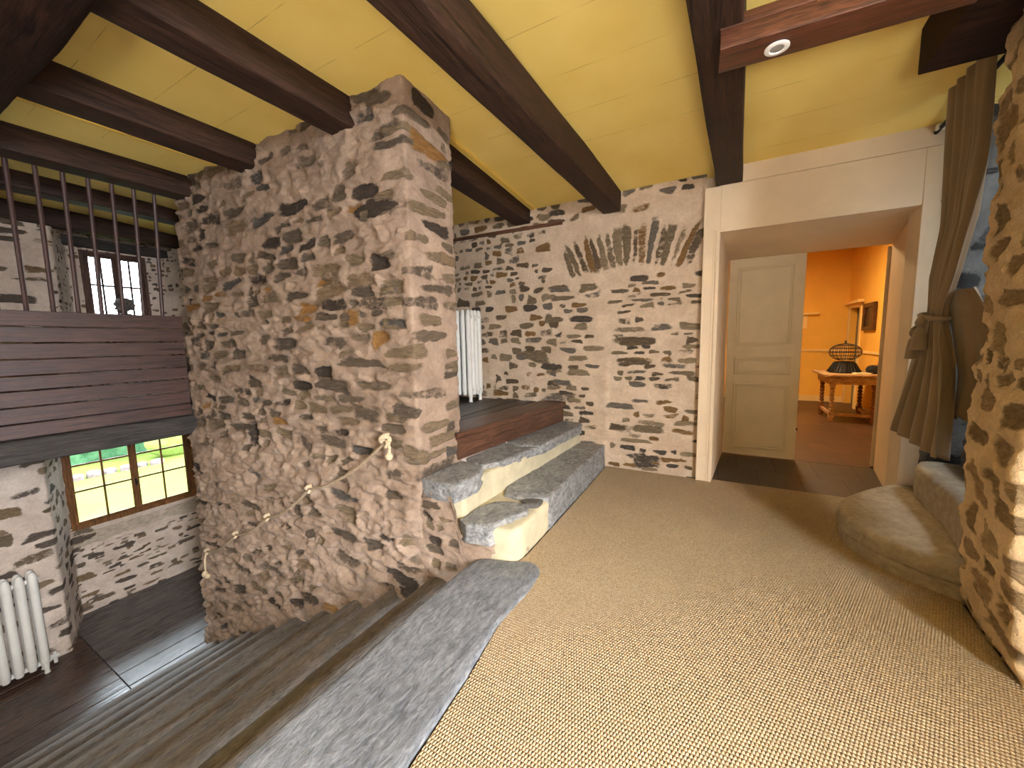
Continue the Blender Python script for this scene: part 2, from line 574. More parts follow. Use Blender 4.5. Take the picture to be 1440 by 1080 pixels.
def rect_prof(w, h, r, n=4, ns=4):
    """rounded rectangle outline, width w (side axis), height h (up axis), anticlockwise"""
    pts = []
    cs = [(w / 2 - r, h / 2 - r, 0), (-w / 2 + r, h / 2 - r, 1), (-w / 2 + r, -h / 2 + r, 2), (w / 2 - r, -h / 2 + r, 3)]
    for i, (cx, cy, q) in enumerate(cs):
        for k in range(n + 1):
            a = PI / 2 * q + PI / 2 * k / n
            pts.append((cx + r * math.cos(a), cy + r * math.sin(a)))
        nx, ny, q2 = cs[(i + 1) % 4]
        a = PI / 2 * (q + 1)
        s0 = (cx + r * math.cos(a), cy + r * math.sin(a))
        s1 = (nx + r * math.cos(a), ny + r * math.sin(a))
        for k in range(1, ns):
            t = k / ns
            pts.append((s0[0] + (s1[0] - s0[0]) * t, s0[1] + (s1[1] - s0[1]) * t))
    return pts


def rough_bar(p0, p1, prof, step, amp, seed, fr=(9, 1.5), cut=0.0, amp_end=0.0):
    """a bar along p0-p1 with the outline prof (side, up), its surface uneven by amp, in long streaks"""
    p0, p1 = Vector(p0), Vector(p1)
    d = p1 - p0
    L = d.length
    t = d.normalized()
    side = t.cross(Vector((0, 0, 1))).normalized()
    up = side.cross(t)
    m = max(2, int(L / step) + 1)
    P = np.array(prof)
    n = len(P)
    nrm = np.roll(P, -1, 0) - np.roll(P, 1, 0)
    nrm = np.stack([nrm[:, 1], -nrm[:, 0]], 1)
    nrm /= np.linalg.norm(nrm, axis=1)[:, None]
    S = np.linspace(0, L, m)
    A = np.repeat(P[None], m, 0)
    a = fbm(A[:, :, 0] * fr[0] + 11.3 * seed, A[:, :, 1] * fr[0] + 5.1, S[:, None] * fr[1], 4, seed) * 2 * amp
    a = a + fbm(A[:, :, 0] * fr[0] * 0.2 + 3.3 * seed, A[:, :, 1] * fr[0] * 0.2, S[:, None] * fr[1] * 0.7, 2, seed + 5) * 1.6 * amp
    A = A + nrm[None] * a[:, :, None]
    V = np.array(p0)[None, None] + S[:, None, None] * np.array(t) + A[:, :, :1] * np.array(side) + A[:, :, 1:] * np.array(up)
    V = V.reshape(-1, 3)
    F = []
    for i in range(m - 1):
        for k in range(n):
            F.append((i * n + k, i * n + (k + 1) % n, (i + 1) * n + (k + 1) % n, (i + 1) * n + k))
    F.append(tuple(range(n))[::-1])
    F.append(tuple((m - 1) * n + k for k in range(n)))
    return V, F


def resample(outline, n):
    P = np.array(outline, float)
    Q = np.vstack([P, P[:1]])
    d = np.r_[0, np.cumsum(np.linalg.norm(np.diff(Q, axis=0), axis=1))]
    s = np.linspace(0, d[-1], n, endpoint=False)
    return np.stack([np.interp(s, d, Q[:, 0]), np.interp(s, d, Q[:, 1])], 1)


def smooth_loop(P, it=2):
    for _ in range(it):
        P = 0.25 * np.roll(P, 1, 0) + 0.5 * P + 0.25 * np.roll(P, -1, 0)
    return P


def stone_slab(outline, z0, z1, seed=0, n=120, jag=0.012, top=0.008, bev=0.02, round_it=3, undercut=0.0, tilt=(0, 0)):
    """a flagstone: rough outline in plan, chipped arris, uneven top"""
    P = smooth_loop(resample(outline, n), round_it)
    c = P.mean(0)
    T = np.roll(P, -1, 0) - np.roll(P, 1, 0)
    N = np.stack([T[:, 1], -T[:, 0]], 1)
    N /= np.linalg.norm(N, axis=1)[:, None]
    area2 = np.sum(P[:, 0] * np.roll(P[:, 1], -1) - np.roll(P[:, 0], -1) * P[:, 1])
    if area2 < 0:
        N = -N
    V = []
    H = z1 - z0
    for (fz, off) in ((0.0, -undercut), (0.25, -undercut * 0.6), (0.5, 0.0), (0.75, 0.003)):
        z = z0 + (H - bev) * fz / 0.75
        j = fbm(P[:, 0] * 14, P[:, 1] * 14, z * 30 + seed, 4, seed) * 2 * jag
        V.append(np.c_[P + N * (j + off)[:, None], np.full(n, z)])

    def topz(Q):
        return z1 + fbm(Q[:, 0] * 5, Q[:, 1] * 5, seed, 5, seed + 3) * 2 * top + tilt[0] * (Q[:, 0] - c[0]) + tilt[1] * (Q[:, 1] - c[1])
    j2 = fbm(P[:, 0] * 20, P[:, 1] * 20, 7.7 + seed, 4, seed + 9)
    Q = P - N * (bev * (0.55 + 0.9 * (j2 + 0.5)))[:, None]
    V.append(np.c_[P - N * bev * 0.25, topz(P) - bev * 0.35])
    V.append(np.c_[Q, topz(Q)])
    for sc in (0.9, 0.78, 0.64, 0.5, 0.36, 0.22, 0.1):
        R = c + (Q - c) * sc
        V.append(np.c_[R, topz(R)])
    V = np.vstack(V)
    m = len(V) // n
    F = []
    for i in range(m - 1):
        for k in range(n):
            F.append((i * n + k, i * n + (k + 1) % n, (i + 1) * n + (k + 1) % n, (i + 1) * n + k))
    F.append(tuple((m - 1) * n + k for k in range(n)))
    F.append(tuple(range(n))[::-1])
    return V, F


# ------------------------------------------------------------------ masonry sheets
def path_points(pts, steps, rc=0.03):
    """polyline in plan with softly rounded corners; returns points, normals (to the right hand of travel), lengths"""
    P = [np.array(p, float) for p in pts]
    out = []
    for i in range(len(P) - 1):
        a, b = P[i], P[i + 1]
        L = np.linalg.norm(b - a)
        n = max(1, int(L / steps[i]))
        t = np.linspace(0, 1, n + 1)
        seg = a + (b - a) * t[:, None]
        out.append(seg if i == 0 else seg[1:])
    Q = np.vstack(out)
    for _ in range(2):
        Q[1:-1] = 0.25 * Q[:-2] + 0.5 * Q[1:-1] + 0.25 * Q[2:]
    d = np.linalg.norm(np.diff(Q, axis=0), axis=1)
    u = np.r_[0, np.cumsum(d)]
    T = np.zeros_like(Q)
    T[1:-1] = Q[2:] - Q[:-2]
    T[0] = Q[1] - Q[0]
    T[-1] = Q[-1] - Q[-2]
    T /= np.linalg.norm(T, axis=1)[:, None]
    N = np.stack([T[:, 1], -T[:, 0]], 1)
    return Q, N, u


def courses(rng, u0, u1, v0, v1, hh, ww, prob, skip=None, ang=0.05, prot=(-0.006, 0.012), fill=0.82):
    S = []
    v = v0
    while v < v1:
        h = rng.uniform(*hh)
        u = u0 - rng.uniform(0, ww[1])
        while u < u1:
            w = rng.uniform(*ww) * (0.7 if h < sum(hh) / 2 else 1.0)
            if rng.random() < prob:
                cu, cv = u + w / 2, v + h / 2 + rng.uniform(-0.2, 0.2) * h
                if skip is None or not skip(cu, cv):
                    S.append((cu, cv, w / 2 * fill * rng.uniform(0.8, 1.05), h / 2 * fill * rng.uniform(0.65, 1.1), rng.gauss(0, ang), rng.random(), rng.uniform(*prot)))
            u += w
        v += h
    return S


def stone_field(U, Vv, stones, seed, warp=0.022, wf=9.0, p=3.0, expo=0.45):
    """mask, tint, protrusion over the grid (U across, Vv up)"""
    wu = U + fbm(U * wf, Vv * wf * 1.6, 1.5, 4, seed, 0.62) * 2.4 * warp
    wv = Vv + fbm(U * wf + 31, Vv * wf * 1.6 + 7, 4.5, 4, seed + 1, 0.62) * 2.4 * warp * 0.7
    M = np.zeros_like(U)
    T = np.full_like(U, 0.5)
    H = np.zeros_like(U)
    us = U[0]
    vs = Vv[:, 0]
    for (cu, cv, a, b, an, ti, pr) in stones:
        R = max(a, b) * 1.3 + warp * 2
        i0, i1 = np.searchsorted(us, (cu - R, cu + R))
        Rv = (b + abs(math.sin(an)) * a) * 1.35 + warp * 2
        j0, j1 = np.searchsorted(vs, (cv - Rv, cv + Rv))
        if i1 <= i0 or j1 <= j0:
            continue
        x = wu[j0:j1, i0:i1] - cu
        y = wv[j0:j1, i0:i1] - cv
        ca, sa = math.cos(an), math.sin(an)
        h1 = abs(math.sin(cu * 12.9898 + cv * 78.233) * 43758.5453) % 1
        h2 = abs(math.sin(cu * 39.346 + cv * 11.135) * 24634.6345) % 1
        h3 = abs(math.sin(cu * 73.156 + cv * 52.235) * 14375.5964) % 1
        xr = (x * ca + y * sa) / a
        yr = (-x * sa + y * ca) / b
        yr = yr * (1 + (h1 - 0.5) * 0.9 * np.clip(xr, -1, 1)) + (h3 - 0.5) * 0.5 * np.clip(xr, -1, 1)
        xr = xr * (1 + (h2 - 0.5) * 0.5 * np.clip(yr, -1, 1))
        pp = 2.2 + 4.5 * h2
        d = 1 - (np.abs(xr) ** pp + np.abs(yr) ** pp) ** (1 / pp)
        m = sm(-0.28, 0.38, d) * (1.0 if h3 > expo else 0.55 + 0.3 * h1)
        sub = M[j0:j1, i0:i1]
        better = m > sub
        T[j0:j1, i0:i1][better] = ti
        H[j0:j1, i0:i1][better] = (pr * sm(-0.1, 0.5, d))[better]
        sub[better] = m[better]
    return M, T, H


def sheet(name, pts, steps, z0, z1, dv, stones, mat, seed, rough=0.02, rough_f=(8, 14), shear=0.0, rid=0.0, rc=0.03, xmap=None, hole=None,
          ztop=None, zbot=None, warp=0.022, dent=None, origin=None, kind='structure', expo=0.45, amp=None):
    Q, N, u = path_points(pts, steps)
    nv = max(2, int((z1 - z0) / dv) + 1)
    zz = np.linspace(z0, z1, nv)
    U, Vv = np.meshgrid(u, zz)
    Z = Vv.copy()
    X = np.broadcast_to(Q[:, 0], U.shape).copy()
    Y = np.broadcast_to(Q[:, 1], U.shape).copy()
    if ztop is not None:
        zt = ztop(X, Y)
        zb = z0 if zbot is None else zbot(X, Y)
        Z = zb + (Vv - z0) / (z1 - z0) * (zt - zb)
    M, T, H = stone_field(U, Z, stones, seed, warp, expo=expo)
    us_ = U + Z * shear
    h = fbm(us_ * rough_f[0], Z * rough_f[1], 0.3, 5, seed + 40, 0.6) * 2 * rough
    h = h + fbm(us_ * rough_f[0] * 0.2, Z * rough_f[1] * 0.15, 9.3, 2, seed + 60) * 1.2 * rough
    if rid:
        r1 = 1 - np.abs(fbm(us_ * rough_f[0] * 0.9, Z * rough_f[1] * 0.9, 5.1, 4, seed + 80) * 2) * 2.2
        h = h + rid * np.clip(r1, -0.6, 1) * (1 - 0.55 * M)
    if amp is not None:
        h = h * amp(U, Z)
    h = h * (1 - 0.45 * M) + H
    if dent is not None:
        h = h + dent(U, Z)
    X = X + N[:, 0][None] * h
    Y = Y + N[:, 1][None] * h
    if xmap is not None:
        X = xmap(X, Y, Z)
    F = []
    nu = len(u)
    idx = np.arange(nv * nu).reshape(nv, nu)
    q = np.stack([idx[:-1, :-1], idx[:-1, 1:], idx[1:, 1:], idx[1:, :-1]], -1).reshape(-1, 4)
    if hole is not None:
        cx = X.ravel()[q].mean(1)
        cy = Y.ravel()[q].mean(1)
        cz = Z.ravel()[q].mean(1)
        q = q[~hole(cx, cy, cz)]
    fld = np.stack([M, T, np.zeros_like(M), np.ones_like(M)], -1).reshape(-1, 4)
    return obj(name, np.stack([X, Y, Z], -1).reshape(-1, 3), q, mat, None, True, origin or (0, 0, 0), 0, kind, fld, angle=0)


def zc(y):
    """height of the sagging ceiling"""
    y = np.asarray(y, float)
    return 2.955 - 0.155 * np.clip((y - 1.9) / 2.13, 0, 1.3)


# ================================================================== STRUCTURE
YB, YP, XE = 4.03, 1.895, -1.772
rng = random.Random(5)

# --- the free-standing rubble wall between stair and passage: left return, long face, end, back
Lr = 0.475
Lf = 5.0 - 1.772
F0 = Lr            # u where the long face begins
F1 = Lr + Lf       # u of the corner
st = courses(rng, 0, F1 - 0.05, -2.1, 0.55, (0.06, 0.13), (0.14, 0.42), 0.42, prot=(-0.026, 0.0), ang=0.22, fill=0.85)
st += courses(rng, 0, F1 - 0.30, 0.55, 3.0, (0.06, 0.13), (0.16, 0.46), 0.70, prot=(-0.024, 0.0), ang=0.07, fill=0.9)
# quoins at the corner: long flat stones wrapping round it
v = 0.40
while v < 2.98:
    h = rng.uniform(0.07, 0.135)
    a = rng.uniform(0.10, 0.22)
    off = rng.choice([-0.10, 0.06, 0.16, 0.24])
    if rng.random() < 0.86:
        st.append((F1 + off, v + h / 2, a, h / 2 * 0.72, rng.gauss(0, 0.03), rng.choice([0.45, 0.48, 0.9, 0.95, 0.05, 0.3, 0.47]), rng.uniform(-0.004, 0.01)))
    if rng.random() < 0.8:
        o2 = 0.36 if off < 0.1 else -0.22
        st.append((F1 + o2, v + h / 2 + rng.uniform(-0.02, 0.02), rng.uniform(0.06, 0.12), h / 2 * 0.62, rng.gauss(0, 0.06), rng.choice([0.46, 0.92, 0.3, 0.75, 0.48]), rng.uniform(-0.004, 0.01)))
    v += h
st.append((F1 + 0.20, 2.62, 0.20, 0.055, -0.05, 0.97, 0.008))      # rust coloured quoin
st.append((F1 - 0.62, 1.53, 0.15, 0.075, 0.02, 0.97, 0.004))       # ochre stones in the long face
st.append((F1 - 0.32, 2.23, 0.22, 0.055, 0.08, 0.02, 0.006))
st.append((F1 - 0.52, 1.22, 0.24, 0.03, -0.01, 0.6, 0.0))
st.append((F1 - 0.82, 1.83, 0.14, 0.05, 0.0, 0.2, 0.0))
st.append((F1 - 0.50, 1.79, 0.14, 0.055, 0.0, 0.2, 0.0))
st.append((F1 - 0.38, 1.62, 0.24, 0.045, -0.05, 0.02, 0.0))
st.append((F1 - 0.50, 0.86, 0.16, 0.055, -0.2, 0.62, 0.004))
st += courses(rng, F1 + 0.5, F1 + 4.2, 0.4, 3.0, (0.07, 0.12), (0.1, 0.3), 0.5)


def pil_x(X, Y, Z):
    xl = -4.78 - (2.67 - Z) * 0.0745
    return XE + (X - XE) * np.where(X < XE, (xl - XE) / (-5.0 - XE), 1.0)


def pil_dent(U, Z):
    # the putlog hole and the batter of the foot
    d = np.hypot((U - (F0 + 1.235)) / 0.062, (Z - 0.555) / 0.115)
    hole = -0.42 * (1 - sm(0.85, 1.1, d))
    foot = 0.035 * sm(0.6, 0.0, Z) * sm(F0, F0 + 0.3, U) * sm(F1 + 0.02, F1 - 0.15, U)
    return hole + foot


st.append((F0 + 1.215, 0.555, 0.085, 0.13, PI / 2 * 0.0, 0.02, 0.0))  # dark tint inside the putlog hole, painted in for the shade of its depth
sheet('wall_centre', [(-5.0, YP + Lr), (-5.0, YP), (XE, YP), (XE, YP + Lr), (-5.0, YP + Lr)], [0.03, 0.0125, 0.0125, 0.06], -2.15, 3.02, 0.0125, st, M_PILLAR, 3,
      rough=0.029, rough_f=(6.5, 17), shear=0.45, rid=0.028, xmap=pil_x, dent=pil_dent, expo=0.80, amp=lambda U, Z: (1 - 0.62 * sm(F1 - 0.10, F1 + 0.02, U)) * (1 + 0.55 * sm(0.9, 0.2, Z)))

# --- rough flank below the stone steps, in line with that wall
st = courses(rng, 0, 1.0, -0.25, 0.5, (0.05, 0.1), (0.08, 0.25), 0.55, ang=0.25, prot=(-0.012, 0.01))


def flank_top(X, Y):
    return np.interp(X, [-1.9, -1.50, -1.44, -1.2, -1.05], [0.37, 0.37, 0.13, 0.10, 0.02])


sheet('wall_step_flank', [(-1.86, YP + 0.0), (-1.36, YP - 0.0), (-1.16, YP + 0.07), (-1.07, YP + 0.22)], [0.012, 0.012, 0.012], -0.30, 0.40, 0.012, st, M_PILLAR, 8,
      rough=0.022, rough_f=(8, 15), shear=0.9, rid=0.014, ztop=flank_top)

# --- back wall with the blocked arch
XL = -6.8
u_of = lambda x: x - XL
st = courses(rng, 0, u_of(-1.72), 0.5, 2.86, (0.05, 0.11), (0.08, 0.29), 0.80, prot=(-0.004, 0.008), ang=0.05,
             skip=lambda a, b: b > 1.95 and a > u_of(-1.72))
st += courses(rng, u_of(-1.75), u_of(-1.17), 0.0, 1.93, (0.055, 0.105), (0.16, 0.36), 0.92, prot=(-0.004, 0.008), ang=0.03,
              skip=lambda a, b: a > u_of(-1.24) or a < u_of(-1.7))
st += courses(rng, u_of(-1.06), u_of(-0.27), 0.0, 1.95, (0.045, 0.09), (0.10, 0.40), 0.85, prot=(-0.004, 0.008), ang=0.05,
              skip=lambda a, b: a < u_of(-1.02))
st += courses(rng, u_of(-1.72), u_of(-0.3), 2.58, 2.84, (0.05, 0.10), (0.10, 0.28), 0.75, prot=(-0.004, 0.008), ang=0.12)
nvs = 17
for i in range(nvs):
    t = i / (nvs - 1)
    bx = -1.44 + 1.08 * t
    bz = 2.01 + 0.06 * math.sin(PI * t)
    an = math.radians(-27 + 52 * t + rng.uniform(-3, 3))
    L = rng.uniform(0.36, 0.44) * (0.8 if i == 0 else 1.0)
    cx = bx + math.sin(an) * L / 2
    cz = bz + math.cos(an) * L / 2
    st.append((u_of(cx), cz, L / 2, rng.uniform(0.022, 0.042), PI / 2 - an, rng.choice([0.0, 0.3, 0.32, 0.02, 0.6, 0.9, 0.76]), 0.012))
st.append((u_of(-0.68), 0.10, 0.16, 0.075, 0.05, 0.4, 0.004))
st.append((u_of(-0.93), 0.42, 0.13, 0.05, -0.05, 0.8, 0.004))
st.append((u_of(-1.62), 0.72, 0.20, 0.055, 0.0, 0.9, 0.004))
st.append((u_of(-0.80), 1.33, 0.20, 0.045, 0.0, 0.0, 0.004))
st.append((u_of(-0.82), 1.12, 0.19, 0.04, 0.0, 0.0, 0.004))
st.append((u_of(-1.95), 1.18, 0.20, 0.065, -0.05, 0.3, 0.004))


def back_dent(U, Z):
    x = U + XL
    return -0.012 * sm(-1.12, -1.05, x) * sm(2.0, 1.95, Z)


sheet('wall_back', [(XL, YB), (-3.5, YB), (-0.205, YB)], [0.08, 0.0115], -0.05, 2.86, 0.0115, st, M_BACK, 21, rough=0.011, rough_f=(9, 16), rid=0.005, warp=0.018, dent=back_dent)

# timber wall plate bedded in it
V, F = rough_bar((-3.4, YB - 0.004, 2.625), (-1.58, YB - 0.004, 2.60), rect_prof(0.05, 0.035, 0.008, 2, 2), 0.05, 0.004, 91)
obj('trim_1', V, F, mat_wood('wall_plate_wood', (64, 40, 28), (112, 76, 54), (1.2, 16, 16), 0.6), kind='structure')

# --- jamb of masonry between the tower stair and the side window
rr = random.Random(11)
st = courses(rr, 0, 2.4, -0.05, 2.95, (0.07, 0.16), (0.12, 0.36), 0.88, prot=(-0.02, 0.012), ang=0.15)


def jamb_x(X, Y, Z):
    return X + np.interp(Z, [0, 0.06, 0.3, 0.5, 0.75, 1.4, 2.2, 2.9], [0.05, 0.03, 0.0, -0.02, -0.035, -0.01, -0.035, -0.03])


sheet('wall_jamb', [(1.75, 2.76), (1.07, 2.68), (0.985, 2.10), (1.32, 2.02), (1.98, 1.45)], [0.014, 0.0115, 0.0125, 0.03], -0.05, 2.95, 0.0125,
      st, M_RIGHT, 33, rough=0.03, rough_f=(6, 10), rid=0.016, warp=0.035, xmap=jamb_x)

# --- side wall with the window beside the carpet, and the walls behind the camera
m = MB()
m.box((1.95, -2.6, -0.05), (2.12, -0.85, 3.0)).box((1.95, 0.15, -0.05), (2.12, 1.6, 3.0)).box((1.95, -0.85, -0.05), (2.12, 0.15, 0.95)).box((1.95, -0.85, 2.3), (2.12, 0.15, 3.0))
m.obj('wall_side', M_CREAM, None, smooth=False, kind='structure')
m = MB()
m.box((-7.4, -2.75, -2.2), (2.12, -2.6, 3.05))
m.obj('wall_rear', M_CREAM, None, smooth=False, kind='structure')

# --- plastered door wall, its upper board standing a little back from the lower
m = MB()
yf, yk = YB - 0.055, YB + 0.18
ztop_door = 2.70
m.box((-0.215, yf, -0.02), (-0.085, yk, 2.66)).box((1.195, yf, -0.02), (1.50, yk, 2.66)).box((-0.085, yf, 2.27), (1.195, yk, 2.66))
m.box((-0.10, yf + 0.007, 2.664), (1.50, yk, 2.95))
m.obj('wall_door', M_CREAM, None, smooth=False, kind='structure', bevel=0.004)
m = MB()
m.box((-0.215, yf - 0.006, 0.0), (-0.20, yf, 2.64)).box((-0.112, yf - 0.010, 0.0), (-0.085, yf, 2.285)).box((-0.135, yf - 0.005, 0.0), (-0.118, yf, 2.29))
m.box((1.195, yf - 0.008, 0.0), (1.225, yf, 2.30))
m.obj('trim_2', M_CREAM, None, smooth=False, kind='structure', bevel=0.003)
# the splayed embrasure
m = MB()
ya, yb_ = yf + 0.02, 5.10
m.hexa([(-0.205, ya, -0.02), (-0.082, ya, -0.02), (-0.005, yb_, -0.02), (-0.205, yb_, -0.02), (-0.205, ya, 2.4), (-0.082, ya, 2.4), (-0.005, yb_, 2.4), (-0.205, yb_, 2.4)])
m.hexa([(1.193, ya, -0.02), (1.49, ya, -0.02), (1.62, yb_, -0.02), (1.35, yb_, -0.02), (1.193, ya, 2.4), (1.49, ya, 2.4), (1.62, yb_, 2.4), (1.35, yb_, 2.4)])
m.hexa([(-0.19, ya, 2.272), (1.48, ya, 2.272), (1.48, yb_, 2.205), (-0.19, yb_, 2.205), (-0.19, ya, 2.5), (1.48, ya, 2.5), (1.48, yb_, 2.5), (-0.19, yb_, 2.5)])
m.obj('trim_3', M_CREAM, None, smooth=False, kind='structure', bevel=0.006)

# --- floors
m = MB()
m.box((-1.25, -2.6, -0.25), (2.1, 4.03, -0.012))
m.obj('floor', M_LANDDARK, None, smooth=False, kind='structure')
m = MB()
m.box((-0.32, 4.12, 2.45), (1.75, 5.15, 3.2)).box((-0.5, 4.12, -0.1), (-0.28, 5.15, 3.2)).box((1.58, 4.12, -0.1), (1.75, 5.15, 3.2))
m.obj('wall_door_core', M_CREAM, None, smooth=False, kind='structure')
m = MB()
m.box((-0.3, 4.0, -0.1), (1.6, 5.10, -0.002))
m.obj('floor_threshold', M_TILED, None, smooth=False, kind='structure')
m = MB()
m.box((-1.6, 5.10, -0.1), (2.6, 10.3, 0.0))
m.obj('floor_hall', M_TILEB, None, smooth=False, kind='structure')


def boards(name, x0, x1, y0, y1, z, th, w, mat, seed, gap=0.005):
    r = random.Random(seed)
    m = MB()
    x = x0
    while x < x1 - 0.03:
        ww = min(w * r.uniform(0.8, 1.25), x1 - x)
        dz = r.uniform(-0.003, 0.002)
        m.box((x, y0, z - th), (x + ww - gap, y1, z + dz))
        x += ww
    return m.obj(name, mat, None, smooth=False, kind='structure', bevel=0.003)


m = MB()
m.box((-7.3, -2.6, -2.4), (-1.3, 4.03, -2.14))
m.obj('floor_lower_base', M_BLACK, None, smooth=False, kind='structure')
boards('floor_lower', -7.3, -4.2, -2.6, 1.215, -2.075, 0.05, 0.19, M_FLOORB, 2)
boards('floor_lower_patch', -7.3, -4.2, 1.22, 4.0, -2.072, 0.05, 0.23, M_FLOORG, 4, 0.008)
boards('floor_passage', -6.75, -1.95, YP + Lr - 0.1, 4.03, 0.655, 0.06, 0.2, M_LANDDARK, 6, 0.006)
boards('floor_loft', -6.75, -5.02, -2.6, YP + Lr - 0.1, 0.655, 0.06, 0.2, M_LANDDARK, 7, 0.006)

# --- ceiling
ys = np.r_[-2.6, 0.0, np.linspace(1.7, 4.2, 16)]
V, F = [], []
for i, y in enumerate(ys):
    V += [(-7.5, y, float(zc(y))), (2.15, y, float(zc(y))), (2.15, y, 3.3), (-7.5, y, 3.3)]
for i in range(len(ys) - 1):
    a, b = 4 * i, 4 * i + 4
    for k in range(4):
        F.append((a + k, a + (k + 1) % 4, b + (k + 1) % 4, b + k))
F += [(0, 1, 2, 3), tuple(4 * (len(ys) - 1) + k for k in (3, 2, 1, 0))]
obj('ceiling', V, F, M_CEIL, None, True, origin=(0, 0, 0), kind='structure')
# raised cover strips along two joints
M_STRIP = mat_plain('yellow_strip', (240, 204, 100), 0.5, 0.06, 3)
for i, (x, y0, y1) in enumerate(((-3.98, 0.75, 1.9), (-1.90, 2.3, 4.0))):
    m = MB()
    m.hexa([(x - 0.018, y0, float(zc(y0)) - 0.022), (x + 0.018, y0, float(zc(y0)) - 0.022), (x + 0.018, y1, float(zc(y1)) - 0.022), (x - 0.018, y1, float(zc(y1)) - 0.022),
            (x - 0.015, y0, float(zc(y0)) + 0.01), (x + 0.015, y0, float(zc(y0)) + 0.01), (x + 0.015, y1, float(zc(y1)) + 0.01), (x - 0.015, y1, float(zc(y1)) + 0.01)])
    m.obj('trim_%d' % (4 + i), M_STRIP, None, smooth=False, kind='structure', bevel=0.004)

# --- outer wall on the garden side: lower storey with its deep window bay
rl = random.Random(21)
lp = [(-6.45, -2.6), (-6.45, 0.0), (-6.45, 1.10), (-7.20, 1.36), (-7.20, 2.80), (-6.45, 3.1), (-6.45, 4.03)]
ul = [0]
for i in range(len(lp) - 1):
    ul.append(ul[-1] + math.dist(lp[i], lp[i + 1]))
st = courses(rl, 0, ul[3], -2.1, 0.6, (0.07, 0.14), (0.16, 0.5), 0.62, prot=(-0.006, 0.006), ang=0.05)
st += courses(rl, ul[3] + 0.03, ul[4], -2.1, -1.22, (0.03, 0.07), (0.08, 0.34), 0.5, prot=(-0.004, 0.006), ang=0.04)
st.append((ul[3] + 0.4, -1.09, 0.52, 0.095, 0.0, 0.97, 0.003))
st.append((ul[3] + 1.25, -1.09, 0.36, 0.095, 0.0, 0.98, 0.003))


def bay_lower(cx, cy, cz):
    return (cx < -7.05) & (cy > 1.37) & (cy < 2.70) & (cz > -0.95) & (cz < 0.30)


sheet('wall_garden_lower', [(p[0], p[1]) for p in lp], [0.08, 0.018, 0.018, 0.018, 0.03, 0.05], -2.1, 0.62, 0.018, st, M_LIME, 45, rough=0.016, rough_f=(6, 12), rid=0.006, hole=bay_lower)
up_ = [(-6.78, -2.6), (-6.78, 0.2), (-6.78, 1.47), (-7.22, 1.66), (-7.22, 2.60), (-6.78, 2.80), (-6.78, 4.03)]
uu = [0]
for i in range(len(up_) - 1):
    uu.append(uu[-1] + math.dist(up_[i], up_[i + 1]))
st = courses(rl, 0, uu[-1], 0.6, 3.0, (0.07, 0.13), (0.25, 0.7), 0.72, prot=(-0.006, 0.006), ang=0.03, skip=lambda a, b: uu[2] - 0.04 < a < uu[5])
st += courses(rl, uu[2], uu[5], 0.6, 3.0, (0.04, 0.07), (0.05, 0.12), 0.4, prot=(-0.006, 0.006))


def bay_upper(cx, cy, cz):
    return (cx < -7.10) & (cy > 1.78) & (cy < 2.42) & (cz > 1.72) & (cz < 2.62)


sheet('wall_garden_upper', up_, [0.08, 0.018, 0.016, 0.016, 0.016, 0.04], 0.6, 3.0, 0.018, st, M_LIME, 46, rough=0.014, rough_f=(6, 12), rid=0.005, hole=bay_upper)
V, F = rough_bar((-7.17, 1.60, 2.70), (-7.17, 2.66, 2.70), rect_prof(0.12, 0.12, 0.02, 2, 3), 0.05, 0.008, 19)
obj('trim_6', V, F, M_LOWBEAM, kind='structure')
V, F = stone_slab([(-7.22, 1.66), (-6.80, 1.49), (-6.80, 2.78), (-7.22, 2.62)], 1.62, 1.70, 5, 80, 0.006, 0.004, 0.012)
obj('trim_7', V, F, M_SILLST, kind='structure')
# outer skins behind the garden walls so that no daylight leaks in
m = MB()
m.box((-7.33, -2.6, -2.3), (-7.262, 1.30, 3.0)).box((-7.33, 2.90, -2.3), (-7.262, 4.2, 3.0)).box((-7.33, 1.30, -2.3), (-7.262, 2.90, -1.1)).box((-7.33, 1.30, 0.45), (-7.262, 2.90, 1.60))
m.box((-7.33, 1.30, 2.78), (-7.262, 2.90, 3.0)).box((-7.33, 1.30, 1.60), (-7.262, 1.60, 2.78)).box((-7.33, 2.68, 1.60), (-7.262, 2.90, 2.78))
m.obj('wall_outer', M_LIME, None, smooth=False, kind='structure')
m = MB()
m.box((-7.5, 4.06, -2.2), (-0.3, 4.25, 3.1))
m.obj('wall_back_core', M_LIME, None, smooth=False, kind='structure')
m = MB()
m.box((-4.15, YP + Lr + 0.02, -2.2), (-1.9, 4.06, 0.55))
m.obj('wall_stair_core', M_LIME, None, smooth=False, kind='structure')


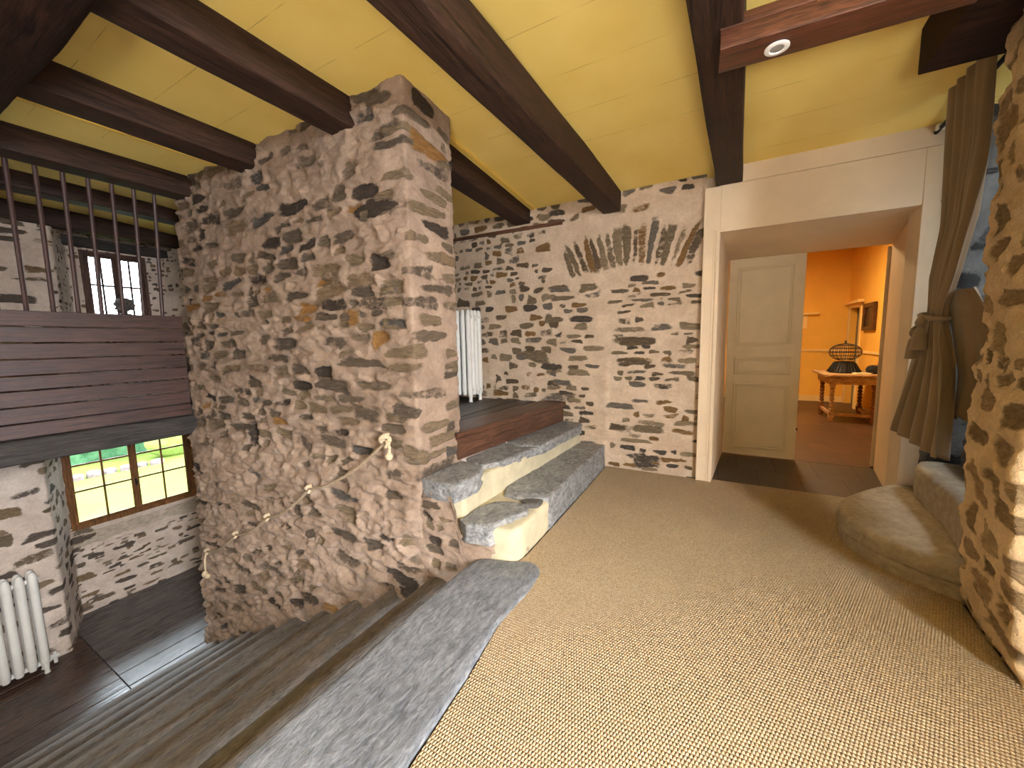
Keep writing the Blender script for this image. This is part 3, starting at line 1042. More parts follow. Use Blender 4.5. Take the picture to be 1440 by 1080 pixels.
# --- windows
def casement(name, x, y0, y1, z0, z1, fw, ncol, rows, mat, knob=True, th=0.03):
    root = bpy.data.objects.new(name, None)
    COL.objects.link(root)
    root.location = (x, (y0 + y1) / 2, z0)
    register(root, root.location)
    root['kind'] = 'structure'
    m = MB()
    m.box((x - th, y0, z0), (x + 0.012, y0 + fw, z1)).box((x - th, y1 - fw, z0), (x + 0.012, y1, z1))
    m.box((x - th, y0 + fw, z0), (x + 0.012, y1 - fw, z0 + fw)).box((x - th, y0 + fw, z1 - fw), (x + 0.012, y1 - fw, z1))
    m.obj('window_frame', mat, root, smooth=False, bevel=0.006)
    ym = (y0 + y1) / 2
    sw = fw * 0.55
    for (a, b) in ((y0 + fw, ym), (ym, y1 - fw)):
        s = MB()
        s.box((x - 0.020, a, z0 + fw), (x + 0.002, a + sw, z1 - fw)).box((x - 0.020, b - sw, z0 + fw), (x + 0.002, b, z1 - fw))
        s.box((x - 0.020, a + sw, z0 + fw), (x + 0.002, b - sw, z0 + fw + sw * 0.8)).box((x - 0.020, a + sw, z1 - fw - sw * 0.8), (x + 0.002, b - sw, z1 - fw))
        for k in range(1, ncol):
            yy = a + sw + (b - a - 2 * sw) * k / ncol
            s.box((x - 0.017, yy - 0.010, z0 + fw), (x - 0.001, yy + 0.012, z1 - fw))
        for zz in rows:
            s.box((x - 0.017, a + sw, zz - 0.012), (x - 0.001, b - sw, zz + 0.012))
        so = s.obj('sash', mat, root, smooth=False, bevel=0.004)
        gl = MB()
        gl.box((x - 0.011, a + sw * 0.8, z0 + fw), (x - 0.008, b - sw * 0.8, z1 - fw))
        gl.obj('pane', M_GLASS, so, smooth=False)
    if knob:
        kb = MB()
        zk = z0 + (z1 - z0) * 0.36
        kb.box((x + 0.0, ym - 0.012, zk - 0.05), (x + 0.012, ym + 0.012, zk + 0.05)).ball((x + 0.03, ym, zk), 0.018)
        kb.obj('handle', M_WHITE if knob == 2 else M_BLACK, root)
    return root


casement('window_1', -7.215, 1.335, 2.725, -0.965, 0.31, 0.075, 2, (-0.46, -0.12), M_WINWOOD, 1)
casement('window_2', -7.235, 1.765, 2.445, 1.72, 2.63, 0.06, 2, (2.19,), M_WINDARK, 1)

# --- tower stair behind the curtain
tw = random.Random(3)
st = courses(tw, 0, 4, 0, 3, (0.08, 0.16), (0.15, 0.4), 0.5)
tp = [(1.30, 4.0)] + [(1.85 + 0.85 * math.cos(a), 3.28 + 0.66 * math.sin(a)) for a in np.linspace(2.15, -1.9, 18)]
sheet('wall_tower', tp, [0.04] * (len(tp) - 1), -0.05, 3.0, 0.04, st, M_TOWER, 52, rough=0.03, rough_f=(5, 8), rid=0.01)

# ================================================================== THINGS
BG = 'dark ceiling beams'


def beam(name, p0, p1, w, h, seed, label, mat=M_BEAM, grp=BG, r=0.012, amp=0.007, step=0.04, cat='beam'):
    """p0, p1: centre of the underside"""
    a = Vector(p0) + Vector((0, 0, h / 2))
    b = Vector(p1) + Vector((0, 0, h / 2))
    V, F = rough_bar(a, b, rect_prof(w, h, r, 3, 5), step, amp, seed, (7, 1.4))
    o = obj(name, V, F, mat)
    return tag(o, label, cat, grp, 'thing')


beam('ceiling_beam', (-2.31, 0.70, 2.775), (-2.31, 1.99, 2.775), 0.21, 0.22, 1, 'dark beam whose end rests on the rubble wall top, next to its corner')
beam('ceiling_beam', (-3.455, 0.70, 2.78), (-3.455, 1.99, 2.78), 0.23, 0.22, 2, 'dark beam on the rubble wall, the one next to the beam over the parapet')
beam('ceiling_beam', (-4.60, 0.70, 2.765), (-4.60, 1.99, 2.775), 0.22, 0.24, 3, 'dark beam directly over the plank parapet, holding the tops of the iron bars')
beam('ceiling_beam', (-5.70, 0.70, 2.81), (-5.70, 3.9, 2.78), 0.20, 0.15, 4, 'dark beam seen through the iron bars, just behind their tops')
beam('ceiling_beam', (-6.81, 0.70, 2.76), (-6.81, 3.9, 2.74), 0.15, 0.20, 6, 'dark beam behind the iron bars, against the wall above the small loft window')
beam('ceiling_beam', (-1.242, 0.70, 2.728), (-1.05, 4.10, 2.61), 0.185, 0.23, 7, 'long dark beam with a chipped edge, crossing the yellow ceiling to the blocked arch')
beam('ceiling_beam', (-0.126, 0.70, 2.729), (-0.025, 4.12, 2.66), 0.205, 0.24, 8, 'dark beam ending above the edge of the cream door wall, crossed by the spotlight batten')
beam('ceiling_beam', (-2.06, 2.30, 2.74), (-2.06, 4.10, 2.65), 0.20, 0.22, 9, 'dark beam behind the rubble wall, ending on the back wall near the radiator')
beam('main_beam', (-6.72, 0.41, 2.68), (0.3, 0.41, 2.68), 0.57, 0.275, 10, 'huge dark main beam into which the shorter ceiling beams run', M_BEAMX, None, 0.05, 0.016, 0.06)
beam('lintel_beam', (0.81, 2.62, 2.66), (1.45, 2.62, 2.66), 0.56, 0.30, 12, 'squat dark beam end over the curtained opening, by the rubble jamb', M_BEAMX, None, 0.02, 0.008, 0.03)

# spotlight batten
bt = thing('spotlight_batten', (0.35, 2.18, 2.62), 'reddish brown wooden batten fixed across under a ceiling beam', 'batten')
V, F = rough_bar((-0.076, 2.18, 2.657), (0.80, 2.235, 2.657), rect_prof(0.175, 0.080, 0.006, 2, 4), 0.04, 0.002, 15)
obj('board', V, F, M_TIE, bt)
V, F = rough_bar((-0.076, 2.12, 2.72), (0.27, 2.14, 2.72), rect_prof(0.06, 0.05, 0.006, 2, 3), 0.03, 0.004, 16)
obj('packing_strip', V, F, M_TIE, bt)
sp = thing('spotlight', (0.148, 2.205, 2.617), 'small round white spotlight recessed in the reddish batten', 'spotlight')
m = MB()
m.lathe((0.148, 2.205, 2.610), [(0.028, 0.004), (0.030, 0.0), (0.043, 0.0), (0.048, 0.003), (0.048, 0.012), (0.028, 0.012)], 28)
m.obj('ring', M_WHITE, sp)
m = MB()
m.lathe((0.148, 2.205, 2.6115), [(0.0005, 0.0), (0.02, 0.001), (0.0285, 0.003), (0.0285, 0.01)], 24)
m.obj('lens', M_LENS, sp)

# --- parapet of planks and iron bars
pp = thing('balustrade', (-4.9, 0.6, 0.66), 'loft balustrade of dark stained planks topped by iron bars', 'balustrade')
zs = [0.655, 0.775, 0.905, 1.035, 1.155, 1.285, 1.415, 1.545, 1.675]
m = MB()
rb = random.Random(4)
for i in range(8):
    dx = rb.uniform(-0.004, 0.004)
    m.box((-4.94 + dx, -2.55, zs[i] + 0.005), (-4.885 + dx, 1.875, zs[i + 1] - 0.005))
m.obj('plank_panel', M_PLANK, pp, smooth=False, bevel=0.004)
for i in range(15):
    y = 0.875 - 0.143 * 6 + i * 0.143 - 0.0
    if y > 1.80:
        continue
    m = MB()
    top = (-4.72, y - 0.03, 2.78) if y > 0.74 else (-4.735, y - 0.03, 2.675)
    m.tube([(-4.915, y, 1.62), (-4.915, y, 1.68), top], 0.0155, 8)
    m.obj('bar', M_IRON, pp)
tag(beam('floor_beam', (-4.99, -2.55, 0.452), (-4.99, 1.92, 0.452), 0.27, 0.198, 14, 'grey black beam under the plank parapet, above the garden window', M_LOWBEAM, None, 0.02, 0.008), kind='thing')

# --- stair down
sd = thing('staircase', (-3.3, 0.4, -2.07), 'weathered grey staircase going down beside the rubble wall', 'staircase')
NT_ = 9
for k in range(1, NT_ + 1):
    xn = -1.32 - 0.395 * k
    zt = -0.207 * k
    w = 0.50
    hgt = 0.20
    # rounded worn nosing on the -X side
    prof = []
    for q in np.linspace(-0.5 * PI, 0.5 * PI, 13):
        prof.append((-(w / 2 - 0.10) - 0.10 * math.cos(q), 0.10 * math.sin(q)))
    for t in np.linspace(0, 1, 12)[1:]:
        prof.append((-(w / 2 - 0.10) + (w - 0.10) * t, 0.10 - 0.165 * min(1.0, (t / 0.55)) ** 1.6))
    prof = prof + [(w / 2, -0.10), (0.13, -0.101), (0.0, -0.1)]
    prof = prof[::-1]
    V, F = rough_bar((xn + w / 2 - 0.02, -2.4, zt - hgt / 2), (xn + w / 2 - 0.02 + 0.0, YP + 0.06, zt - hgt / 2), prof, 0.03, 0.015, 60 + k, (9, 1.1))
    obj('tread', V, F, M_TREAD, sd, angle=50)
    m = MB()
    m.box((xn + 0.12, -2.4, zt - 0.30), (xn + 0.16, YP + 0.05, zt - 0.06))
    m.obj('riser', M_TREAD, sd, smooth=False)

# --- slate slab at the head of the stair
V, F = stone_slab([(-1.335, -2.4), (-0.80, -2.4), (-0.86, 0.2), (-0.845, 0.75), (-0.875, 1.15), (-0.915, 1.45), (-0.885, 1.75), (-0.905, 1.95), (-1.00, 2.01), (-1.12, 1.95), (-1.30, 1.90), (-1.335, 1.7)],
                  -0.11, 0.012, 4, 300, 0.010, 0.004, 0.014, 2)
tag(obj('stone_slab', V, F, M_SLAB, angle=40), 'long flat grey slate slab edging the carpet at the head of the stair', 'slab', None, 'thing')

# --- stone steps up to the passage
s1 = thing('stone_step', (-1.2, 3.0, 0.0), 'lower slate step, its foot against the carpet', 'step', 'stone steps beside the rubble wall')
V, F = stone_slab([(-1.075, 2.46), (-1.08, 3.0), (-1.09, 3.6), (-1.10, 4.02), (-1.46, 4.02), (-1.46, 2.50), (-1.40, 2.38), (-1.28, 2.37), (-1.16, 2.40)], -0.01, 0.235, 11, 260, 0.014, 0.006, 0.014, 1)
obj('tread_stone', V, F, M_SLATE, s1, angle=45)
V, F = stone_slab([(-1.115, 2.18), (-1.18, 2.02), (-1.24, 1.90), (-1.38, 1.865), (-1.455, 1.90), (-1.46, 2.12), (-1.40, 2.24), (-1.26, 2.28), (-1.15, 2.27)], 0.10, 0.232, 12, 200, 0.018, 0.010, 0.014, 1, tilt=(0.05, 0.03))
obj('tread_stone', V, F, M_SLATE, s1, angle=45)
V, F = stone_slab([(-1.10, 2.31), (-1.10, 2.41), (-1.20, 2.385), (-1.24, 2.33), (-1.16, 2.28)], 0.16, 0.236, 13, 50, 0.006, 0.004, 0.010)
obj('tread_stone', V, F, M_DARKSTEP, s1, angle=45)
V, F = stone_slab([(-1.075, 2.02), (-1.085, 2.50), (-1.12, 2.60), (-1.14, 4.0), (-1.52, 4.0), (-1.52, 1.945), (-1.24, 1.93), (-1.12, 1.955)], -0.02, 0.205, 14, 220, 0.010, 0.006, 0.02, 2)
obj('mortar_bed', V, F, M_LIMEM, s1, angle=45)
s2 = thing('stone_step', (-1.6, 3.0, 0.2), 'upper slate step of three worn stones, under the wooden step', 'step', 'stone steps beside the rubble wall')
V, F = stone_slab([(-1.375, 3.00), (-1.34, 3.6), (-1.32, 3.90), (-1.37, 4.02), (-1.62, 4.02), (-1.72, 2.98), (-1.55, 2.92)], 0.365, 0.452, 15, 200, 0.014, 0.005, 0.012, 1)
obj('tread_stone', V, F, M_SLATE, s2, angle=45)
V, F = stone_slab([(-1.42, 2.84), (-1.38, 2.95), (-1.52, 2.90), (-1.735, 2.96), (-1.77, 2.42), (-1.66, 2.35), (-1.55, 2.32), (-1.47, 2.45)], 0.375, 0.447, 16, 200, 0.014, 0.006, 0.012, 1)
obj('tread_stone', V, F, M_SLATE, s2, angle=45)
V, F = stone_slab([(-1.76, 2.34), (-1.77, 1.90), (-1.62, 1.875), (-1.48, 1.89), (-1.45, 2.10), (-1.50, 2.26), (-1.64, 2.33)], 0.33, 0.450, 17, 180, 0.016, 0.007, 0.014, 1)
obj('tread_stone', V, F, M_SLATE, s2, angle=45)
V, F = stone_slab([(-1.47, 1.97), (-1.485, 2.3), (-1.45, 2.6), (-1.42, 3.1), (-1.37, 4.0), (-1.75, 4.0), (-1.76, 2.0), (-1.6, 1.95)], 0.15, 0.41, 18, 220, 0.012, 0.004, 0.02, 2)
obj('mortar_bed', V, F, M_LIMEM, s2, angle=45)

# --- wooden step to the passage
ws = thing('wooden_step', (-1.9, 3.1, 0.45), 'polished brown wooden step at the edge of the passage floor', 'step')
m = MB()
m.hexa([(-1.795, 2.30, 0.455), (-1.765, 2.30, 0.455), (-1.575, 4.02, 0.455), (-1.61, 4.02, 0.455), (-1.795, 2.30, 0.620), (-1.765, 2.30, 0.620), (-1.575, 4.02, 0.620), (-1.61, 4.02, 0.620)])
m.obj('riser', M_LANDING, ws, smooth=False, bevel=0.004)
V, F = rough_bar((-1.893, 2.30, 0.647), (-1.69, 4.02, 0.650), rect_prof(0.30, 0.05, 0.012, 3, 5), 0.04, 0.003, 33)
obj('nosing', V, F, M_LANDING, ws)

# --- carpet
mo = [(-0.84, -2.5), (1.94, -2.5), (1.94, 1.40), (1.30, 1.98), (1.03, 2.08), (1.08, 2.66), (1.10, 2.72), (1.16, 3.95), (1.155, 4.04), (1.19, 4.05), (-0.10, 4.05), (-0.2, 4.0), (-1.085, 4.01), (-1.065, 2.9),
      (-1.06, 2.06), (-1.10, 1.86), (-0.97, 1.80), (-0.90, 1.75), (-0.905, 1.45), (-0.865, 1.15), (-0.835, 0.75), (-0.85, 0.2)]
V = [(x, y, 0.002) for x, y in mo] + [(x, y, -0.03) for x, y in mo]
n = len(mo)
F = [tuple(range(n))] + [tuple(range(n, 2 * n))[::-1]] + [(i, n + i, n + (i + 1) % n, (i + 1) % n) for i in range(n)]
tag(obj('sisal_carpet', V, F, M_MAT, None, False, origin=(0, 0, 0)), 'beige woven sisal carpet covering the room floor', 'carpet', None, 'thing')

# --- tower steps
t1 = thing('stone_block_step', (1.1, 3.3, 0.0), 'worn rounded stone step jutting onto the carpet below the curtain', 'step')
ol = [(1.12, 2.66), (0.98, 2.74), (0.88, 2.82), (0.78, 2.95), (0.72, 3.10), (0.715, 3.28), (0.77, 3.46), (0.90, 3.66), (1.05, 3.86), (1.17, 4.0), (1.5, 4.02), (1.6, 2.66)]
V, F = stone_slab(ol, -0.01, 0.085, 41, 180, 0.012, 0.004, 0.018, 4)
obj('lower_course', V, F, M_SEAT, t1, angle=50)
V, F = stone_slab([(x - 0.012 if x < 1 else x, y) for x, y in ol], 0.088, 0.195, 42, 180, 0.012, 0.008, 0.035, 4, tilt=(-0.01, 0))
obj('upper_course', V, F, M_SEAT, t1, angle=50)
ol2 = [(1.085, 2.74), (1.14, 2.95), (1.17, 3.15), (1.19, 3.4), (1.20, 3.7), (1.27, 3.86), (1.33, 3.88), (1.75, 3.80), (1.8, 2.85)]
V, F = stone_slab(ol2, 0.20, 0.43, 43, 160, 0.012, 0.008, 0.03, 4)
tag(obj('winder_step', V, F, M_SEAT, angle=50), 'second curved stone step, half hidden behind the rubble jamb', 'step', 'tower steps', 'thing')
ol3 = [(1.30, 2.78), (1.36, 3.1), (1.40, 3.5), (1.46, 3.82), (1.9, 3.75), (1.95, 2.85)]
V, F = stone_slab(ol3, 0.436, 0.64, 44, 120, 0.012, 0.008, 0.03, 3)
tag(obj('winder_step', V, F, M_DARKSTEP, angle=50), 'dark third step of the tower stair under the curtain hem', 'step', 'tower steps', 'thing')
ol4 = [(1.42, 2.78), (1.60, 3.0), (1.80, 3.5), (1.85, 3.75), (2.1, 3.65), (2.15, 2.9)]
V, F = stone_slab(ol4, 0.646, 0.86, 45, 120, 0.012, 0.008, 0.03, 3)
tag(obj('winder_step', V, F, M_DARKSTEP, angle=50), 'dark fourth step of the tower stair between curtain and jamb', 'step', 'tower steps', 'thing')

# --- curtain
cu = thing('curtain', (1.15, 3.5, 0.63), 'taupe linen curtain gathered by a tasselled tie beside the door', 'curtain')


def curtain_mesh(keys, nfold, n=120, mrows=90, seed=0, amp=1.0):
    """keys: z -> (y0, y1, x at y0, x at y1, fold depth)"""
    zk = np.array([k[0] for k in keys])[::-1]
    A = np.array([k[1:] for k in keys])[::-1]
    Z = np.linspace(zk[-1], zk[0], mrows)
    V = []
    for z in Z:
        y0, y1, x0, x1, dp = [np.interp(z, zk, A[:, i]) for i in range(5)]
        t = np.linspace(0, 1, n)
        ph = 2 * PI * nfold * (t + 0.03 * math.sin(z * 3 + seed)) + fbm(t * 3, z * 1.2, seed, 2, seed) * 5
        w = np.sin(ph) + 0.35 * np.sin(2.1 * ph + z * 2)
        y = y0 + (y1 - y0) * t + 0.25 * dp * np.cos(ph)
        x = x0 + (x1 - x0) * t + w * dp * amp
        zz = np.full(n, z) - (0.015 * w * sm(zk[0] + 0.2, zk[0], z) if True else 0)
        V.append(np.stack([x, y, zz], 1))
    V = np.vstack(V)
    F = [(i * n + k, i * n + k + 1, (i + 1) * n + k + 1, (i + 1) * n + k) for i in range(mrows - 1) for k in range(n - 1)]
    return V, F


keys = [(2.83, 3.12, 3.55, 1.15, 1.16, 0.016), (2.4, 3.10, 3.52, 1.15, 1.16, 0.018), (2.0, 3.12, 3.50, 1.145, 1.16, 0.022), (1.7, 3.20, 3.56, 1.13, 1.15, 0.022),
        (1.50, 3.30, 3.52, 1.13, 1.15, 0.022), (1.40, 3.28, 3.56, 1.13, 1.15, 0.024), (1.2, 3.14, 3.70, 1.13, 1.16, 0.034), (0.9, 3.04, 3.80, 1.12, 1.15, 0.042), (0.63, 3.02, 3.88, 1.11, 1.14, 0.046)]
V, F = curtain_mesh(keys, 4.2, seed=2)
o = obj('cloth', V, F, M_CLOTH, cu, angle=0)
md = o.modifiers.new('thickness', 'SOLIDIFY')
md.thickness = 0.006
# pulled-out flap at the tie
keys = [(1.60, 3.16, 3.30, 1.20, 1.16, 0.01), (1.48, 3.08, 3.36, 1.23, 1.16, 0.012), (1.3, 2.98, 3.30, 1.24, 1.17, 0.014), (1.1, 2.98, 3.24, 1.23, 1.18, 0.012), (0.86, 3.06, 3.22, 1.20, 1.18, 0.01)]
V, F = curtain_mesh(keys, 1.2, 50, 40, 7)
o = obj('cloth_fold', V, F, M_CLOTH, cu, angle=0)
md = o.modifiers.new('thickness', 'SOLIDIFY')
md.thickness = 0.006
m = MB()
m.tube([(1.13 + 0.05 * math.cos(a) - 0.005, 3.41 + 0.125 * math.sin(a), 1.455 + 0.02 * math.sin(a)) for a in np.linspace(0, 2 * PI, 25)], 0.014, 8)
m.obj('tie_cord', M_CLOTH, cu)
for (dy, z, s) in ((0.0, 1.40, 1.0), (0.075, 1.34, 0.95)):
    m = MB()
    c = (1.055, 3.37 + dy, z)
    m.lathe(c, [(0.006, 0.06), (0.018, 0.045), (0.026, 0.02), (0.022, 0.0), (0.012, -0.012), (0.026, -0.03), (0.034, -0.09), (0.038, -0.15), (0.002, -0.152)], 14)
    m.obj('tassel', M_CLOTH, cu)
cr = thing('curtain_rail', (1.22, 3.5, 2.76), 'dark curtain rail along the ceiling edge above the taupe curtain', 'curtain rail')
m = MB()
m.tube([(1.235, 2.93, 2.81), (1.235, 3.98, 2.75)], 0.013, 10)
m.obj('rod', M_BLACK, cr)
for (y, z) in ((2.96, 2.81), (3.92, 2.755)):
    m = MB()
    m.box((1.215, y - 0.02, z - 0.01), (1.40, y + 0.02, z + 0.025))
    m.obj('bracket', M_WHITE, cr, smooth=False, bevel=0.004)

# --- rope handrail
rp = thing('rope_handrail', (-3.4, 1.83, -1.1), 'knotted pale rope handrail strung along the rubble wall beside the stair', 'rope')
pins = [(-1.975, 1.80, 0.700), (-2.835, 1.785, 0.225), (-3.455, 1.78, -0.135), (-4.04, 1.785, -0.435), (-4.66, 1.785, -0.765)]
path = []
for a, b in zip(pins[:-1], pins[1:]):
    for t in np.linspace(0, 1, 14)[:-1]:
        sg = 0.45 * math.dist(a, b) * t * (1 - t) * 0.62
        path.append((a[0] + (b[0] - a[0]) * t, a[1] + (b[1] - a[1]) * t - 0.015 * math.sin(PI * t), a[2] + (b[2] - a[2]) * t - sg))
path.append(pins[-1])
m = MB()
m.tube(path, 0.0105, 8)
m.obj('cord', M_ROPE2, rp)
m = MB()
m.tube([(-4.66, 1.775, -0.765), (-4.685, 1.765, -0.85), (-4.695, 1.765, -0.98)], 0.009, 8)
m.ball((-4.70, 1.76, -1.01), 0.03, 10, 8, 1, 1, 1.1).ball((-4.66, 1.765, -1.025), 0.024, 10, 8)
m.obj('tail', M_ROPE, rp)
for i, pnt in enumerate(pins):
    m = MB()
    x, y, z = pnt
    s = 1.35 if i == 0 else 0.85
    rad = [(x + 0.026 * s * math.cos(a), y - 0.004 + 0.014 * math.sin(2 * a), z + 0.026 * s * math.sin(a)) for a in np.linspace(0, 2 * PI, 17)]
    m.tube(rad, 0.011 * s, 8)
    m.tube([(q[0] + 0.012, q[1] + 0.006, q[2] * 1.0 + 0.012) for q in rad[3:13]], 0.010 * s, 8)
    if i == 0:
        m.tube([(x + 0.02, y - 0.01, z + 0.01), (x + 0.055, y - 0.02, z - 0.03), (x + 0.05, y - 0.02, z - 0.07)], 0.011, 8).ball((x + 0.045, y - 0.02, z - 0.09), 0.026, 10, 8)
    m.obj('knot', M_ROPE, rp)


# --- radiators
def rad_section(m, c, axis, depth, h, cols, w, foot=0.0):
    """one cast-iron section centred at c (base); the columns stand in a row along the depth axis"""
    cx, cy, cz = c
    xs = [(-depth / 2 + depth * (i + 0.5) / cols) for i in range(cols)]
    r = depth / cols * 0.46

    def P(d, z):
        return (cx + (d if axis == 'x' else 0), cy + (d if axis == 'y' else 0), cz + z)
    for d in xs:
        pr = [(r * 0.75, foot + 0.03), (r, foot + 0.08), (r * 0.92, h * 0.5), (r, h - 0.08), (r * 0.8, h - 0.02), (r * 0.35, h)]
        sx, sy = (1.0, w / 2 / r) if axis == 'x' else (w / 2 / r, 1.0)
        q = P(d, 0)
        m.lathe(q, pr, 12, sx, sy)
    for z in (foot + 0.09, h - 0.08):
        m.tube([P(-depth / 2 + r * 0.6, z), P(depth / 2 - r * 0.6, z)], w * 0.42, 10)
    return m


def radiator(name, base, along, n, pitch, depth, h, cols, w, label, foot_at, valve):
    root = thing(name, base, label, 'radiator', 'white cast iron radiators')
    ax = 'y' if along == 'x' else 'x'
    for i in range(n):
        dx = i * pitch
        c = (base[0] - dx, base[1], base[2]) if along == 'x' else (base[0], base[1] - dx, base[2])
        m = MB()
        rad_section(m, c, ax, depth, h, cols, w, 0.05)
        if i in (0, n - 1):
            for sgn in (-1, 1):
                d = sgn * depth * 0.34
                q = (c[0] + (d if ax == 'x' else 0), c[1] + (d if ax == 'y' else 0), c[2])
                m.lathe(q, [(0.026, 0.0), (0.018, 0.02), (0.022, 0.07), (0.028, 0.12)], 10)
        m.obj('section', M_RADWHITE, root)
    for z in (0.10, h - 0.10):
        m = MB()
        a = (base[0] + 0.045, base[1], base[2] + z) if along == 'x' else (base[0], base[1] + 0.045, base[2] + z)
        b = (base[0] - n * pitch, base[1], base[2] + z) if along == 'x' else (base[0], base[1] - n * pitch, base[2] + z)
        m.tube([a, b], 0.026, 10)
        m.obj('header', M_RADWHITE, root)
    if valve:
        m = MB()
        q = Vector(valve)
        m.tube([(q.x, q.y - 0.06, q.z), (q.x, q.y + 0.05, q.z)], 0.022, 10).tube([q + Vector((0, 0.02, -0.08)), q + Vector((0, 0.02, 0.05))], 0.016, 10)
        m.obj('valve', M_RADWHITE, root)
    return root


radiator('radiator', (-2.61, 3.80, 0.655), 'x', 7, 0.075, 0.29, 1.07, 4, 0.062, 'tall white column radiator on the passage floor, against the back wall', None, None)
radiator('radiator', (-6.30, 0.875, -2.075), 'y', 9, 0.088, 0.16, 1.13, 2, 0.072, 'white radiator on the lower floor beside the garden window bay', None, (-6.30, 0.93, -1.96))


# --- double door in the embrasure
def door_leaf(name, hinge, ang, width, h, mat, handle_side=1, handle=True):
    root = bpy.data.objects.new(name, None)
    COL.objects.link(root)
    root['kind'] = 'structure'
    register(root, (0, 0, 0))
    parts = []
    m = MB()
    m.box((0, 0, 0.012), (width, 0.04, h))
    parts.append(m.obj('leaf', mat, root, smooth=False, bevel=0.004))
    for (z0, z1) in ((0.10, 0.83), (0.94, 1.13), (1.25, 2.11)):
        m = MB()
        x0, x1 = 0.085, width - 0.085
        for (d, t, p) in ((0.0, 0.016, 0.014), (0.03, 0.010, 0.008)):
            a, b, c_, e = x0 + d, x1 - d, z0 + d, z1 - d
            m.box((a, -p, c_), (b, 0.002, c_ + t)).box((a, -p, e - t), (b, 0.002, e)).box((a, -p, c_ + t), (a + t, 0.002, e - t)).box((b - t, -p, c_ + t), (b, 0.002, e - t))
        parts.append(m.obj('panel_molding', mat, root, smooth=False, bevel=0.003))
    if handle:
        m = MB()
        xk = width - 0.045
        m.box((xk - 0.018, -0.006, 1.04), (xk + 0.018, 0.002, 1.22)).tube([(xk, 0, 1.13), (xk, -0.045, 1.13)], 0.009, 8).tube([(xk, -0.045, 1.13), (xk - 0.09, -0.05, 1.125)], 0.009, 8)
        parts.append(m.obj('door_handle', M_BLACK, root))
    root.location = hinge
    root.rotation_euler = (0, 0, ang)
    return root


door_leaf('door_1', (0.002, 5.062, 0.0), math.radians(-0.6), 0.69, 2.204, M_DOOR, handle=False)
door_leaf('door_2', (1.365, 5.11, 0.0), math.radians(75), 0.66, 2.19, M_DOOR)
m = MB()
m.box((0.688, 5.05, 0.34), (0.70, 5.065, 0.365))
m.obj('trim_8', M_BLACK, None, smooth=False, kind='structure')

# --- hall beyond
HX, HY = 2.10, 10.0
m = MB()
m.box((-1.6, HY, 0), (HX + 0.1, HY + 0.12, 3.1))
m.obj('wall_hall_far', M_YELLOW, None, smooth=False, kind='structure')
m = MB()
m.box((HX, 5.10, 0), (HX + 0.12, 9.22, 3.1)).box((HX, 9.90, 0), (HX + 0.12, HY, 3.1)).box((HX, 9.22, 1.86), (HX + 0.12, 9.90, 3.1))
m.obj('wall_hall_right', M_YELLOW, None, smooth=False, kind='structure')
m = MB()
m.box((-1.72, 5.10, 0), (-1.6, HY, 3.1))
m.obj('wall_hall_left', M_YELLOW, None, smooth=False, kind='structure')
m = MB()
m.box((-1.6, 5.11, 0), (-0.06, 5.22, 3.1)).box((1.42, 5.11, 0), (HX, 5.22, 3.1)).box((-0.06, 5.11, 2.24), (1.42, 5.22, 3.1))
m.obj('wall_hall_near', M_YELLOW, None, smooth=False, kind='structure')
m = MB()
m.box((-1.7, 5.05, 3.05), (HX + 0.1, HY + 0.1, 3.15))
m.obj('ceiling_hall', M_DADO, None, smooth=False, kind='structure')
m = MB()
m.box((-1.6, HY - 0.022, 1.03), (HX, HY, 1.07)).box((HX - 0.022, 5.3, 1.03), (HX, 9.10, 1.07))
m.box((-1.6, HY - 0.012, 0.0), (HX, HY, 0.12)).box((HX - 0.012, 5.3, 0.0), (HX, 9.1, 0.12))
m.obj('baseboard_hall', M_DADO, None, smooth=False, kind='structure', bevel=0.004)
# doorway with its little cornice, and the closed door on the far wall
m = MB()
m.box((HX - 0.025, 9.13, 0), (HX, 9.22, 1.90)).box((HX - 0.025, 9.90, 0), (HX, 9.98, 1.90)).box((HX - 0.025, 9.13, 1.86), (HX, 9.98, 1.93)).box((HX - 0.09, 9.05, 1.93), (HX, 10.0, 1.98))
m.obj('trim_9', M_DADO, None, smooth=False, kind='structure', bevel=0.006)
m = MB()
m.box((HX + 0.10, 9.15, 0), (HX + 0.16, 9.95, 1.9))
m.obj('doorway_panel', M_GREY, None, smooth=False, kind='structure')  # flat grey panel standing for the greyish interior beyond the doorway
dm = MB()
dm.box((0.55, HY - 0.05, 0.02), (1.36, HY, 1.50)).box((0.50, HY - 0.03, 1.50), (0.58, HY, 1.78)).box((1.36, HY - 0.03, 1.50), (1.44, HY, 1.78)).box((0.40, HY - 0.10, 1.78), (1.62, HY, 1.82))
dm.obj('door_4', M_DADO, None, smooth=False, kind='structure', bevel=0.006)
# the hall's own lamp
hl = bpy.data.lights.new('hall_lamp', 'AREA')
hl.energy = 74
hl.size = 0.5
hl.color = (1.0, 0.72, 0.36)
o = bpy.data.objects.new('hall_lamp', hl)
COL.objects.link(o)
o.location = (0.6, 7.3, 2.9)

